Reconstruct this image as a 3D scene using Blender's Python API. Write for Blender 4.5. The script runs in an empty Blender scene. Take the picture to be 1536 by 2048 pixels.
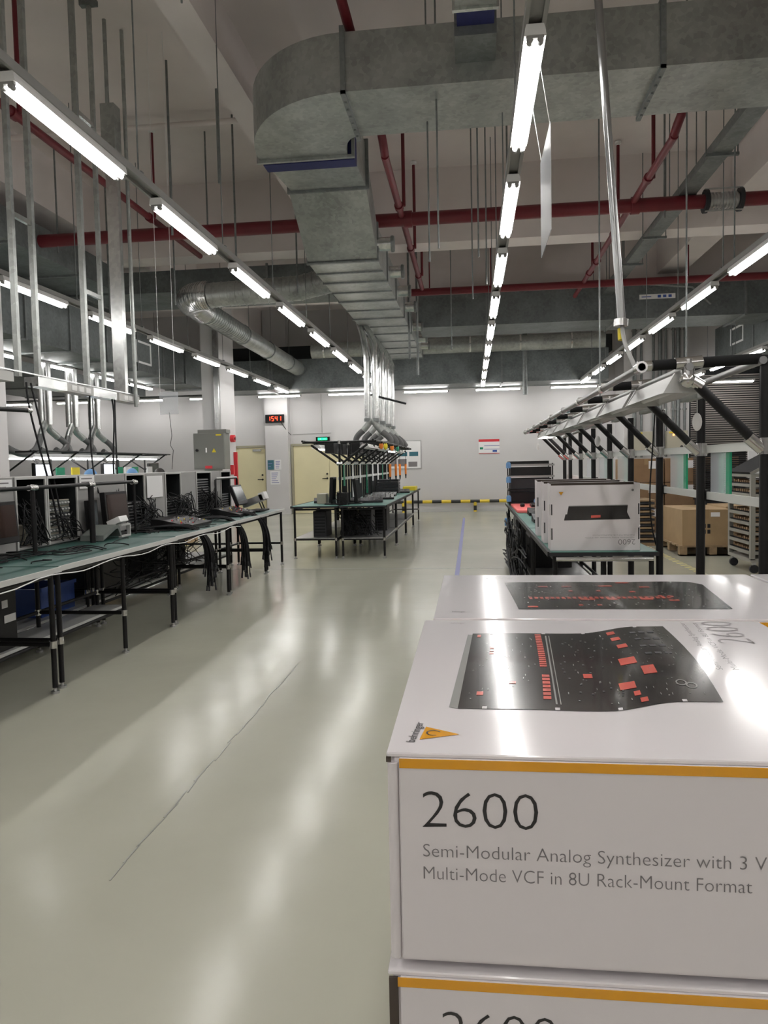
import bpy, math, random
from mathutils import Vector, Matrix, Euler
SC = bpy.context.scene
COL = SC.collection
R = random.Random(7)
PI = math.pi

# ------------------------------------------------------------------ camera
FPX, CH = 1479.0, 1.35
def set_camera():
    p, r, yaw = math.radians(3.2), math.radians(1.2), math.radians(6.767)
    r0 = Vector((math.cos(yaw), math.sin(yaw), 0))
    f = Vector((-math.sin(yaw)*math.cos(p), math.cos(yaw)*math.cos(p), -math.sin(p)))
    u0 = r0.cross(f)
    rt = r0*math.cos(r) - u0*math.sin(r)
    up = u0*math.cos(r) + r0*math.sin(r)
    cd = bpy.data.cameras.new('camera'); co = bpy.data.objects.new('camera', cd); COL.objects.link(co)
    m = Matrix((rt, up, -f)).transposed().to_4x4(); m.translation = (0, 0, CH)
    co.matrix_world = m
    cd.sensor_fit = 'VERTICAL'; cd.sensor_height = 24.0; cd.lens = 24.0*FPX/2048
    cd.shift_y = -(1024-1012.35)/2048
    cd.clip_start = 0.02; cd.clip_end = 200
    SC.camera = co
set_camera()
# ------------------------------------------------------------------ world, exposure
w = bpy.data.worlds.new('world'); SC.world = w; w.use_nodes = True
w.node_tree.nodes['Background'].inputs[0].default_value = (0.8, 0.85, 0.9, 1)
w.node_tree.nodes['Background'].inputs[1].default_value = 0.02
SC.view_settings.view_transform = 'Standard'; SC.view_settings.look = 'None'
SC.view_settings.gamma = 1.0; SC.view_settings.use_curve_mapping = False
SC.view_settings.exposure = 0.66
TUBE = 26.0
try:
    SC.cycles.use_denoising = True
    SC.cycles.max_bounces = 8
    SC.cycles.sample_clamp_indirect = 6.0
except Exception:
    pass

# ------------------------------------------------------------------ materials
def mat(name, col, rough=0.5, metal=0.0, var=0.0, scale=8.0, bump=0.0, bscale=40.0, emit=0.0, trans=0.0, alpha=1.0, coat=0.0, spec=0.5):
    m = bpy.data.materials.new(name); m.use_nodes = True
    nt = m.node_tree; b = nt.nodes['Principled BSDF']
    c = (*col, 1)
    b.inputs['Base Color'].default_value = c
    b.inputs['Roughness'].default_value = rough
    b.inputs['Metallic'].default_value = metal
    b.inputs['Specular IOR Level'].default_value = spec
    if coat: b.inputs['Coat Weight'].default_value = coat; b.inputs['Coat Roughness'].default_value = 0.06
    if trans: b.inputs['Transmission Weight'].default_value = trans
    if alpha < 1: b.inputs['Alpha'].default_value = alpha
    if emit:
        b.inputs['Emission Color'].default_value = c; b.inputs['Emission Strength'].default_value = emit
    if var or bump:
        tc = nt.nodes.new('ShaderNodeTexCoord')
    if var:
        n = nt.nodes.new('ShaderNodeTexNoise'); n.inputs['Scale'].default_value = scale; n.inputs['Detail'].default_value = 5
        nt.links.new(tc.outputs['Object'], n.inputs['Vector'])
        r = nt.nodes.new('ShaderNodeValToRGB')
        r.color_ramp.elements[0].position = 0.3; r.color_ramp.elements[1].position = 0.7
        r.color_ramp.elements[0].color = tuple(max(0, x*(1-var)) for x in col)+(1,)
        r.color_ramp.elements[1].color = tuple(min(1, x*(1+var)) for x in col)+(1,)
        nt.links.new(n.outputs['Fac'], r.inputs['Fac']); nt.links.new(r.outputs['Color'], b.inputs['Base Color'])
    if bump:
        n2 = nt.nodes.new('ShaderNodeTexNoise'); n2.inputs['Scale'].default_value = bscale; n2.inputs['Detail'].default_value = 3
        nt.links.new(tc.outputs['Object'], n2.inputs['Vector'])
        bp = nt.nodes.new('ShaderNodeBump'); bp.inputs['Strength'].default_value = bump; bp.inputs['Distance'].default_value = 0.01
        nt.links.new(n2.outputs['Fac'], bp.inputs['Height']); nt.links.new(bp.outputs['Normal'], b.inputs['Normal'])
    return m
def galv(name, col, rough, metal=0.75):
    m = mat(name, col, rough, metal)
    nt = m.node_tree; b = nt.nodes['Principled BSDF']
    tc = nt.nodes.new('ShaderNodeTexCoord')
    v = nt.nodes.new('ShaderNodeTexVoronoi'); v.inputs['Scale'].default_value = 26
    n = nt.nodes.new('ShaderNodeTexNoise'); n.inputs['Scale'].default_value = 3; n.inputs['Detail'].default_value = 6
    mx = nt.nodes.new('ShaderNodeMath'); mx.operation = 'MULTIPLY_ADD'; mx.inputs[1].default_value = 0.35
    r = nt.nodes.new('ShaderNodeValToRGB')
    r.color_ramp.elements[0].position = 0.35; r.color_ramp.elements[1].position = 0.9
    r.color_ramp.elements[0].color = tuple(x*0.72 for x in col)+(1,)
    r.color_ramp.elements[1].color = tuple(min(1, x*1.2) for x in col)+(1,)
    nt.links.new(tc.outputs['Object'], v.inputs['Vector']); nt.links.new(tc.outputs['Object'], n.inputs['Vector'])
    nt.links.new(v.outputs['Color'], mx.inputs[0]); nt.links.new(n.outputs['Fac'], mx.inputs[2])
    nt.links.new(mx.outputs[0], r.inputs['Fac']); nt.links.new(r.outputs['Color'], b.inputs['Base Color'])
    return m
def floor_mat():
    m = mat('epoxy_floor', (0.44, 0.425, 0.345), 0.15, spec=0.3, coat=0.0)
    nt = m.node_tree; b = nt.nodes['Principled BSDF']
    tc = nt.nodes.new('ShaderNodeTexCoord')
    n = nt.nodes.new('ShaderNodeTexNoise'); n.inputs['Scale'].default_value = 0.7; n.inputs['Detail'].default_value = 6
    r = nt.nodes.new('ShaderNodeValToRGB')
    r.color_ramp.elements[0].position = 0.35; r.color_ramp.elements[1].position = 0.7
    r.color_ramp.elements[0].color = (0.395, 0.392, 0.325, 1); r.color_ramp.elements[1].color = (0.45, 0.446, 0.37, 1)
    n2 = nt.nodes.new('ShaderNodeTexNoise'); n2.inputs['Scale'].default_value = 3.0; n2.inputs['Detail'].default_value = 4
    n3 = nt.nodes.new('ShaderNodeTexNoise'); n3.inputs['Scale'].default_value = 1.1; n3.inputs['Detail'].default_value = 3
    r3 = nt.nodes.new('ShaderNodeMapRange'); r3.inputs[3].default_value = 0.16; r3.inputs[4].default_value = 0.22
    bp = nt.nodes.new('ShaderNodeBump'); bp.inputs['Strength'].default_value = 0.35; bp.inputs['Distance'].default_value = 0.008
    for k in (n, n2, n3): nt.links.new(tc.outputs['Object'], k.inputs['Vector'])
    nt.links.new(n.outputs['Fac'], r.inputs['Fac']); nt.links.new(r.outputs['Color'], b.inputs['Base Color'])
    nt.links.new(n3.outputs['Fac'], r3.inputs[0]); nt.links.new(r3.outputs[0], b.inputs['Roughness'])
    nt.links.new(n2.outputs['Fac'], bp.inputs['Height']); nt.links.new(bp.outputs['Normal'], b.inputs['Normal'])
    return m
def stripes(name, a, b_, per, dirv):
    m = mat(name, a, 0.45); nt = m.node_tree; b = nt.nodes['Principled BSDF']
    tc = nt.nodes.new('ShaderNodeTexCoord')
    d = nt.nodes.new('ShaderNodeVectorMath'); d.operation = 'DOT_PRODUCT'; d.inputs[1].default_value = dirv
    f = nt.nodes.new('ShaderNodeMath'); f.operation = 'MULTIPLY'; f.inputs[1].default_value = 1/per
    g = nt.nodes.new('ShaderNodeMath'); g.operation = 'FRACT'
    h = nt.nodes.new('ShaderNodeMath'); h.operation = 'GREATER_THAN'; h.inputs[1].default_value = 0.5
    mx = nt.nodes.new('ShaderNodeMix'); mx.data_type = 'RGBA'
    mx.inputs[6].default_value = (*a, 1); mx.inputs[7].default_value = (*b_, 1)
    nt.links.new(tc.outputs['Object'], d.inputs[0]); nt.links.new(d.outputs['Value'], f.inputs[0])
    nt.links.new(f.outputs[0], g.inputs[0]); nt.links.new(g.outputs[0], h.inputs[0])
    nt.links.new(h.outputs[0], mx.inputs[0]); nt.links.new(mx.outputs[2], b.inputs['Base Color'])
    return m
M = {}
M['floor'] = floor_mat()
M['wall'] = mat('wall_paint', (0.60, 0.585, 0.585), 0.75, var=0.03, scale=0.8)
M['ceil'] = mat('ceiling_paint', (0.74, 0.68, 0.66), 0.9, var=0.06, scale=1.2)
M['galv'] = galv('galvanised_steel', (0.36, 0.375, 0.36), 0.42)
M['galvd'] = galv('dull_galvanised_steel', (0.2, 0.212, 0.21), 0.5, 0.6)
M['galvb'] = galv('bright_galvanised_steel', (0.62, 0.63, 0.62), 0.25, 0.9)
M['chrome'] = mat('chrome', (0.62, 0.61, 0.6), 0.2, 1.0)
M['trough'] = mat('lamp_reflector_metal', (0.55, 0.55, 0.54), 0.38, 0.55)
M['tubem'] = mat('grey_steel_pipe', (0.26, 0.26, 0.26), 0.3, 0.9)
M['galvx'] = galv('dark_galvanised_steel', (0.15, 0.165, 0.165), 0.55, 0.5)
M['boxgrey'] = mat('switch_box_grey', (0.17, 0.17, 0.155), 0.5)
M['steel'] = mat('brushed_steel', (0.5, 0.5, 0.5), 0.35, 0.9, var=0.08, scale=20)
M['red'] = mat('red_pipe_paint', (0.125, 0.007, 0.013), 0.45, var=0.1, scale=5)
M['redb'] = mat('red_plastic', (0.55, 0.02, 0.03), 0.4)
M['navy'] = mat('navy_canvas', (0.012, 0.016, 0.09), 0.7, var=0.15, scale=30)
M['black'] = mat('black_plastic', (0.006, 0.0055, 0.006), 0.45, spec=0.3)
M['matte'] = mat('matte_black', (0.009, 0.009, 0.0095), 0.8, spec=0.2)
M['dark'] = mat('dark_grey_plastic', (0.022, 0.022, 0.025), 0.5, var=0.1, scale=20, spec=0.35)
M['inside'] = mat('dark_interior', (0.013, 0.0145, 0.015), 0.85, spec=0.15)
M['cable'] = mat('cable_rubber', (0.006, 0.006, 0.007), 0.6, spec=0.25)
M['white'] = mat('white_paint', (0.8, 0.8, 0.8), 0.4)
M['whitep'] = mat('white_plastic', (0.78, 0.77, 0.76), 0.35)
M['card'] = mat('glossy_white_card', (0.76, 0.725, 0.74), 0.15, bump=0.02, bscale=9, coat=0.6)
M['cardm'] = mat('white_card_side', (0.70, 0.655, 0.665), 0.4)
M['cardin'] = mat('shaded_card_inside', (0.06, 0.045, 0.035), 0.9)  # card darkened to paint the shade inside open boxes, slots and notches
M['amber'] = mat('amber_print', (0.66, 0.30, 0.012), 0.22, coat=0.3)
M['ink'] = mat('black_ink', (0.02, 0.018, 0.02), 0.35)
M['greyink'] = mat('grey_ink', (0.18, 0.165, 0.17), 0.4)
M['print'] = mat('printed_panel_black', (0.022, 0.02, 0.02), 0.17, coat=0.6)
M['printred'] = mat('printed_red', (0.62, 0.11, 0.085), 0.2, coat=0.5)
M['printgrey'] = mat('printed_grey', (0.3, 0.3, 0.29), 0.2, coat=0.5)
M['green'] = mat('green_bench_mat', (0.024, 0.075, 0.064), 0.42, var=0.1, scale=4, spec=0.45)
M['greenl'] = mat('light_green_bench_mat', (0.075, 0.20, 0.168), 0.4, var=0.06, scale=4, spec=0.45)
M['trim'] = mat('aluminium_trim', (0.62, 0.62, 0.6), 0.4, 0.2)
M['rail'] = mat('pale_aluminium_rail', (0.55, 0.56, 0.53), 0.4, 0.25)
M['cab'] = mat('grey_cabinet_paint', (0.29, 0.285, 0.275), 0.5, var=0.05, scale=3)
M['cabl'] = mat('light_cabinet_edge', (0.46, 0.455, 0.44), 0.5)
M['beige'] = mat('beige_instrument', (0.42, 0.39, 0.31), 0.5)
M['greyg'] = mat('grey_green_case', (0.13, 0.145, 0.135), 0.5)
M['screen'] = mat('dark_screen', (0.035, 0.018, 0.014), 0.2)
M['screen2'] = mat('grey_screen', (0.04, 0.05, 0.055), 0.25)
M['door'] = mat('cream_door_paint', (0.74, 0.675, 0.43), 0.5, var=0.03, scale=2)
M['doorf'] = mat('door_frame_paint', (0.36, 0.34, 0.25), 0.5)
M['kraft'] = mat('kraft_cardboard', (0.33, 0.225, 0.12), 0.75, var=0.07, scale=6)
M['kraftd'] = mat('brown_cardboard', (0.24, 0.145, 0.075), 0.75, var=0.07, scale=6)
M['tape'] = mat('packing_tape', (0.3, 0.2, 0.1), 0.3)
M['wood'] = mat('pallet_wood', (0.26, 0.18, 0.1), 0.8, var=0.2, scale=14)
M['cream'] = mat('cream_cart_paint', (0.25, 0.242, 0.215), 0.45)
M['paper'] = mat('paper', (0.8, 0.79, 0.79), 0.6)
M['blue'] = mat('blue_plastic', (0.03, 0.08, 0.32), 0.4)
M['sky'] = mat('light_blue_fabric', (0.12, 0.27, 0.5), 0.7)
M['teal'] = mat('teal_poster', (0.03, 0.13, 0.17), 0.5)
M['pink'] = mat('pink_mat', (0.75, 0.16, 0.15), 0.5)
M['yellow'] = mat('yellow_sticker', (0.7, 0.55, 0.02), 0.5)
M['orange'] = mat('orange_plastic', (0.85, 0.24, 0.03), 0.4)
M['lav'] = mat('lavender_tape', (0.19, 0.2, 0.42), 0.4)
M['fabric'] = mat('grey_hose', (0.10, 0.10, 0.10), 0.55)
M['shadow'] = mat('painted_gap_shade', (0.012, 0.014, 0.015), 0.8)  # near-black colour that paints the shade of gaps
M['slat'] = mat('shutter_slat', (0.42, 0.38, 0.36), 0.45, 0.2)
M['seam'] = mat('floor_seam', (0.29, 0.295, 0.26), 0.3)
M['skin'] = mat('skin', (0.5, 0.3, 0.22), 0.5)
M['hair'] = mat('dark_hair', (0.015, 0.012, 0.01), 0.6)
M['clearg'] = mat('green_clear_plastic', (0.25, 0.75, 0.5), 0.1, alpha=0.35)
M['greenedge'] = mat('green_plastic_edge', (0.02, 0.30, 0.16), 0.2, alpha=0.85)
M['clear'] = mat('clear_plastic', (0.70, 0.73, 0.78), 0.35, alpha=0.30)
M['haz'] = stripes('hazard_stripe', (0.75, 0.55, 0.05), (0.02, 0.02, 0.02), 0.53, (1, 0, 0))
M['hazv'] = stripes('hazard_stripe_upright', (0.02, 0.02, 0.02), (0.75, 0.55, 0.05), 0.26, (0, 0, 1))
M['hazt'] = stripes('hazard_tape', (0.62, 0.55, 0.2), (0.22, 0.22, 0.19), 0.13, (0.7, 0.7, 0))
M['tube'] = mat('fluorescent_tube', (1.0, 0.985, 0.96), 0.3, emit=TUBE)
M['led'] = mat('red_led', (1.0, 0.03, 0.01), 0.3, emit=6)
M['exitg'] = mat('green_exit_light', (0.01, 0.75, 0.28), 0.3, emit=1.2)
M['lampg'] = mat('green_pilot_lamp', (0.02, 0.9, 0.4), 0.3, emit=2.0)
M['lampr'] = mat('orange_pilot_lamp', (1.0, 0.3, 0.1), 0.3, emit=2.0)
M['lcd'] = mat('bright_screen', (0.75, 0.78, 0.85), 0.3, emit=0.8)

# ------------------------------------------------------------------ mesh builder
def base_of(p):
    o = Vector((0,0,0))
    while p is not None: o += Vector(p.location); p = p.parent
    return o
class MB:
    def __init__(s): s.v = []; s.f = []; s.sm = []; s.mi = []; s.m = 0
    def add(s, vs, fs, smooth=False):
        o = len(s.v); s.v += [tuple(x) for x in vs]
        for f in fs: s.f.append(tuple(i+o for i in f)); s.sm.append(smooth); s.mi.append(s.m)
        return s
    def box(s, x0, x1, y0, y1, z0, z1):
        return s.add([(x0,y0,z0),(x1,y0,z0),(x1,y1,z0),(x0,y1,z0),(x0,y0,z1),(x1,y0,z1),(x1,y1,z1),(x0,y1,z1)],
              [(0,3,2,1),(4,5,6,7),(0,1,5,4),(1,2,6,5),(2,3,7,6),(3,0,4,7)])
    def obox(s, c, size, rot=(0,0,0)):
        e = Euler(rot).to_matrix(); c = Vector(c); hx, hy, hz = [k/2 for k in size]
        vs = [c+e@Vector((x,y,z)) for z in (-hz,hz) for x, y in ((-hx,-hy),(hx,-hy),(hx,hy),(-hx,hy))]
        return s.add(vs, [(0,3,2,1),(4,5,6,7),(0,1,5,4),(1,2,6,5),(2,3,7,6),(3,0,4,7)])
    def bbox(s, x0, x1, y0, y1, z0, z1, b=0.01):   # box with chamfered vertical edges and top rim
        p = [(x0+b,y0),(x1-b,y0),(x1,y0+b),(x1,y1-b),(x1-b,y1),(x0+b,y1),(x0,y1-b),(x0,y0+b)]
        q = [(x0+b,y0+b),(x1-b,y0+b),(x1-b,y0+b),(x1-b,y1-b),(x1-b,y1-b),(x0+b,y1-b),(x0+b,y1-b),(x0+b,y0+b)]
        vs = [(x,y,z0) for x,y in p]+[(x,y,z1-b) for x,y in p]+[(x*0.5+a*0.5,y*0.5+c*0.5,z1) for (x,y),(a,c) in zip(p,q)]
        fs = [tuple(range(7,-1,-1)), tuple(range(16,24))]
        for L in (0,8):
            for i in range(8): j=(i+1)%8; fs.append((L+i,L+j,L+8+j,L+8+i))
        return s.add(vs, fs)
    def cyl(s, a, b, r, n=10, r2=None, cap=True):
        a = Vector(a); b = Vector(b); d = (b-a)
        if d.length < 1e-6: return s
        d.normalize(); r2 = r if r2 is None else r2
        u = d.orthogonal().normalized(); w_ = d.cross(u)
        vs = []
        for p, rr in ((a,r),(b,r2)):
            for i in range(n):
                t = 2*PI*i/n; vs.append(p+u*(rr*math.cos(t))+w_*(rr*math.sin(t)))
        s.add(vs, [(i,(i+1)%n,n+(i+1)%n,n+i) for i in range(n)], True)
        if cap: s.add(vs, [tuple(range(n-1,-1,-1)), tuple(range(n,2*n))])
        return s
    def tube(s, pts, r, n=8, rs=None, cap=True):
        pts = [Vector(p) for p in pts]; k = len(pts)
        t0 = (pts[1]-pts[0]).normalized(); u = t0.orthogonal().normalized()
        vs = []
        for i, p in enumerate(pts):
            t = (pts[min(i+1,k-1)]-pts[max(i-1,0)])
            if t.length < 1e-9: t = t0.copy()
            t.normalize(); u = (u - t*u.dot(t))
            if u.length < 1e-6: u = t.orthogonal()
            u.normalize(); w_ = t.cross(u)
            rr = rs[i] if rs else r
            for j in range(n):
                a = 2*PI*j/n; vs.append(p+u*(rr*math.cos(a))+w_*(rr*math.sin(a)))
        fs = [(i*n+j, i*n+(j+1)%n, (i+1)*n+(j+1)%n, (i+1)*n+j) for i in range(k-1) for j in range(n)]
        s.add(vs, fs, True)
        if cap: s.add(vs, [tuple(range(n-1,-1,-1)), tuple(range((k-1)*n, k*n))])
        return s
    def prism(s, poly, axis, a, b):    # poly in the two other axes (in order x,y,z without axis)
        def P(q, t):
            q = list(q); q.insert(axis, t); return tuple(q)
        n = len(poly)
        vs = [P(q,a) for q in poly]+[P(q,b) for q in poly]
        return s.add(vs, [tuple(range(n-1,-1,-1)), tuple(range(n,2*n))]+[(i,(i+1)%n,n+(i+1)%n,n+i) for i in range(n)])
    def sphere(s, c, r, n=12, m=8, sc=(1,1,1)):
        vs = []
        for i in range(m+1):
            t = PI*i/m
            for j in range(n):
                p = 2*PI*j/n
                vs.append((c[0]+r*sc[0]*math.sin(t)*math.cos(p), c[1]+r*sc[1]*math.sin(t)*math.sin(p), c[2]+r*sc[2]*math.cos(t)))
        return s.add(vs, [(i*n+j,(i+1)*n+j,(i+1)*n+(j+1)%n,i*n+(j+1)%n) for i in range(m) for j in range(n)], True)
    def build(s, name, mats, parent=None, bevel=0.0):
        o_ = base_of(parent)
        me = bpy.data.meshes.new(name); me.from_pydata([(a-o_.x, b-o_.y, c-o_.z) for a, b, c in s.v], [], s.f)
        for m_ in (mats if isinstance(mats, (list, tuple)) else [mats]): me.materials.append(M[m_] if isinstance(m_, str) else m_)
        me.polygons.foreach_set('use_smooth', s.sm); me.polygons.foreach_set('material_index', s.mi)
        me.validate(); me.update()
        o = bpy.data.objects.new(name, me); COL.objects.link(o)
        if parent is not None: o.parent = parent
        if bevel:
            bv = o.modifiers.new('bevel', 'BEVEL'); bv.width = bevel; bv.segments = 2; bv.limit_method = 'ANGLE'
        return o
def tag(o, label, cat, group=None, kind=None):
    o['label'] = label; o['category'] = cat
    if group: o['group'] = group
    if kind: o['kind'] = kind
    return o
def thing(name, label, cat, loc=(0,0,0), rz=0.0, group=None):
    o = bpy.data.objects.new(name, None); COL.objects.link(o); o.location = loc; o.rotation_euler = (0,0,rz)
    o.empty_display_size = 0.05
    return tag(o, label, cat, group)
def struct(name, mb, m, label=None):
    o = mb.build(name, m); o['kind'] = 'structure'
    if label: o['label'] = label
    return o
def dup(root, label, loc=None, rz=None, group=None):
    def cp(o, parent):
        c = o.copy(); COL.objects.link(c)
        if parent is not None: c.parent = parent
        for ch in list(o.children): cp(ch, c)
        return c
    r = cp(root, None); r['label'] = label
    if loc is not None: r.location = loc
    if rz is not None: r.rotation_euler = (0,0,rz)
    if group: r['group'] = group
    return r
def text_mesh(name, body, m, parent, origin, xdir, ydir, height=None, width=None, thin=0.0, lift=0.0004, align='LEFT'):
    cu = bpy.data.curves.new('t', 'FONT'); cu.body = body; cu.size = 1.0; cu.offset = -thin; cu.resolution_u = 3
    to = bpy.data.objects.new('t', cu); COL.objects.link(to)
    dg = bpy.context.evaluated_depsgraph_get(); dg.update()
    me = bpy.data.meshes.new_from_object(to.evaluated_get(dg))
    bpy.data.objects.remove(to)
    xs = [v.co.x for v in me.vertices]; ys = [v.co.y for v in me.vertices]
    x0, x1 = min(xs), max(xs)
    sy = (height/0.73) if height else None
    sx = (width/(x1-x0)) if width else sy
    if sy is None: sy = sx
    X = Vector(xdir).normalized(); Y = Vector(ydir).normalized(); N = X.cross(Y); O = Vector(origin)-base_of(parent)
    off = x0 if align == 'LEFT' else (x0+x1)/2
    for v in me.vertices: v.co = O + X*((v.co.x-off)*sx) + Y*(v.co.y*sy) + N*lift
    me.materials.clear(); me.materials.append(M[m]); me.name = name
    o = bpy.data.objects.new(name, me); COL.objects.link(o)
    if parent is not None: o.parent = parent
    return o
ORD = ['first','second','third','fourth','fifth','sixth','seventh','eighth','ninth','tenth','eleventh','twelfth','thirteenth','fourteenth','fifteenth','sixteenth']
def arc(c, r, a0, a1, n, ax=0, ay=2):
    out = []
    for i in range(n+1):
        t = a0+(a1-a0)*i/n; p = list(c); p[ax] += r*math.cos(t); p[ay] += r*math.sin(t); out.append(tuple(p))
    return out
def bez(p, n=12):
    p = [Vector(q) for q in p]; out = []
    for i in range(n+1):
        t = i/n; q = list(p)
        while len(q) > 1: q = [a.lerp(b, t) for a, b in zip(q, q[1:])]
        out.append(q[0])
    return out
# ================================================================== setting
CZ = 5.75
struct('floor', MB().box(-16,9,-15,21.2,-0.1,0), 'floor')
struct('ceiling', MB().box(-16,9,-15,21.2,CZ,CZ+0.15), 'ceil')
struct('wall_back', MB().box(-16,9,20.8,21.0,0,CZ), 'wall')
struct('wall_left', MB().box(-16.2,-16,-15,21.0,0,CZ), 'wall')
struct('wall_right', MB().box(9,9.2,-15,21.0,0,CZ), 'wall')
struct('wall_front', MB().box(-16,9,-15.2,-15,0,CZ), 'wall')
struct('baseboard_back', MB().box(-5.1,5.6,20.77,20.8,0,0.09), 'trim')
# ceiling beams
struct('trim_1', MB().box(-2.56,-2.28,-15,11.3,5.25,CZ), 'ceil', 'narrow ceiling beam left of the big duct')
struct('trim_2', MB().box(-16,9,11.3,11.75,4.66,CZ), 'ceil', 'deep ceiling beam across the hall')
struct('trim_3', MB().box(3.75,4.25,-15,20.8,5.05,CZ), 'ceil', 'ceiling beam along the right side')
struct('trim_4', MB().box(-16,9,15.6,16.0,4.85,CZ), 'ceil', 'far ceiling beam across the hall')
struct('trim_5', MB().box(-16,9,3.0,3.35,5.2,CZ), 'ceil', 'ceiling beam overhead')
struct('trim_6', MB().box(-6.3,-5.8,-15,20.8,5.0,CZ), 'ceil', 'ceiling beam along the left side')
# pillars
struct('trim_7', MB().box(-5.93,-5.51,16.0,17.0,0,CZ), 'wall', 'white pillar with the grey switch box')
struct('trim_8', MB().box(-6.8,-6.03,8.5,9.1,0,CZ), 'wall', 'white pillar at the left edge')
struct('trim_9', MB().box(3.9,5.5,19.6,20.8,0,CZ), 'wall', 'wide white pillar with conduits')
struct('trim_10', MB().box(-5.78,-5.12,20.5,20.8,0,CZ), 'wall', 'shallow white wall pillar under the clock')
# floor marks
o = struct('trim_11', MB().box(-0.215,-0.16,1.9,18.3,0.0,0.0015), 'lav', 'blue line taped along the aisle')
mb = MB()
for i in range(24):
    y = 2.3+i*0.11
    mb.obox((-1.2+R.uniform(-0.008,0.008), y, 0.0), (0.004+R.random()*0.006, 0.12, 0.003), (0,0,R.uniform(-0.06,0.06)))
struct('trim_12', mb, 'seam', 'rough seam in the floor coating')
struct('trim_13', MB().box(-7,0.4,9.5,9.515,0,0.001), 'seam', 'floor joint across the aisle')
struct('trim_14', MB().box(2.62,2.72,5.5,14.5,0.0,0.0015), 'hazt', 'yellow and grey hazard line by the pallets')
struct('trim_15', MB().box(-5.05,-4.97,4.5,13,0.0,0.0015), 'hazt', 'hazard line behind the left benches')
# doors
def door(n, x0, x1, zt, leafs, label):
    d = MB(); f = 0.06
    d.box(x0,x0+f,20.72,20.8,0,zt); d.box(x1-f,x1,20.72,20.8,0,zt); d.box(x0+f,x1-f,20.72,20.8,zt-f,zt)
    root = struct('door_%d' % n, d, 'doorf', label)
    ws = (x1-x0-2*f)/leafs
    for i in range(leafs):
        a = x0+f+i*ws
        lf = MB().bbox(a+0.004,a+ws-0.004,20.745,20.79,0.01,zt-f-0.004,0.006).build('door_leaf','door',root)
    hx = x1-f-0.10 if leafs == 1 else x0+f+ws-0.07
    MB().cyl((hx,20.745,1.0),(hx,20.69,1.0),0.012).cyl((hx,20.69,1.0),(hx-0.13,20.69,1.0),0.011).cyl((hx,20.745,1.0),(hx,20.735,1.0),0.028).build('door_handle','black',root)
    MB().cyl((hx,20.745,1.13),(hx,20.73,1.13),0.028).build('lock','black',root)
    if leafs == 1:
        MB().box(x1-0.42,x1-0.18,20.70,20.745,zt-0.17,zt-0.11).cyl((x1-0.2,20.7,zt-0.12),(x1-0.05,20.68,zt-0.08),0.01).build('door_closer','steel',root)
    return root
door(1, -6.82, -5.8, 1.98, 1, 'cream single door behind the pillar')
door(2, -5.1, -2.9, 2.0, 2, 'cream double door behind the middle bench')
# shutter on the right of the back wall
sh = MB()
for i in range(56):
    z = 0.35+i*0.058; sh.obox((6.72,20.74,z), (1.78,0.012,0.03), (0.5,0,0))
root = struct('window_1', MB().box(5.78,5.84,20.66,20.8,0.3,3.75).box(7.6,7.66,20.66,20.8,0.3,3.75).box(5.84,7.6,20.66,20.8,3.69,3.75), 'dark', 'dark slatted shutter')
sh.build('shutter_slats', 'slat', root)
MB().box(5.84,7.6,20.785,20.8,0.3,3.69).build('slat_gap_shade', 'shadow', root)  # black sheet paints the shade between the slats
# ------------------------------------------------------------------ batten lights
def batten_proto():
    t = thing('batten_light', '', 'light')
    hb = MB().prism([(-0.05,0.0),(0.05,0.0),(0.046,0.03),(0.04,0.05),(-0.04,0.05),(-0.046,0.03)], 1, -0.61, 0.61)
    hb.build('housing', 'whitep', t)
    for x in (-0.024, 0.024):
        MB().cyl((x,-0.575,-0.022),(x,0.575,-0.022),0.0135,8).build('tube', 'tube', t)
    for y in (-0.595, 0.595):
        MB().box(-0.04,0.04,y-0.012,y+0.012,-0.012,0).cyl((-0.024,y-0.015,-0.022),(-0.024,y+0.015,-0.022),0.015,8).cyl((0.024,y-0.015,-0.022),(0.024,y+0.015,-0.022),0.015,8).build('tube_holder', 'cab', t)
    return t
LZ = 3.3
proto = batten_proto(); used = [False]
def batten(x, y, rz, label, group=None):
    if not used[0]:
        used[0] = True; proto.location = (x,y,LZ); proto.rotation_euler = (0,0,rz); proto['label'] = label
        if group: proto['group'] = group
        return proto
    return dup(proto, label, (x,y,LZ), rz, group)
ROWS = [('B', -2.28, -8, 8, 0, 'left of the big duct'), ('A', 0.32, -8, 8, 0, 'above the aisle'), ('C', 2.77, -8, 8, 2, 'right of the aisle'),
        ('D', -4.72, -7, 8, 2, 'over the left benches'), ('E', -7.63, 2, 7, 4, 'over the far left bench'), ('F', 5.3, 3, 8, 6, 'beyond the right bench')]
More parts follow.
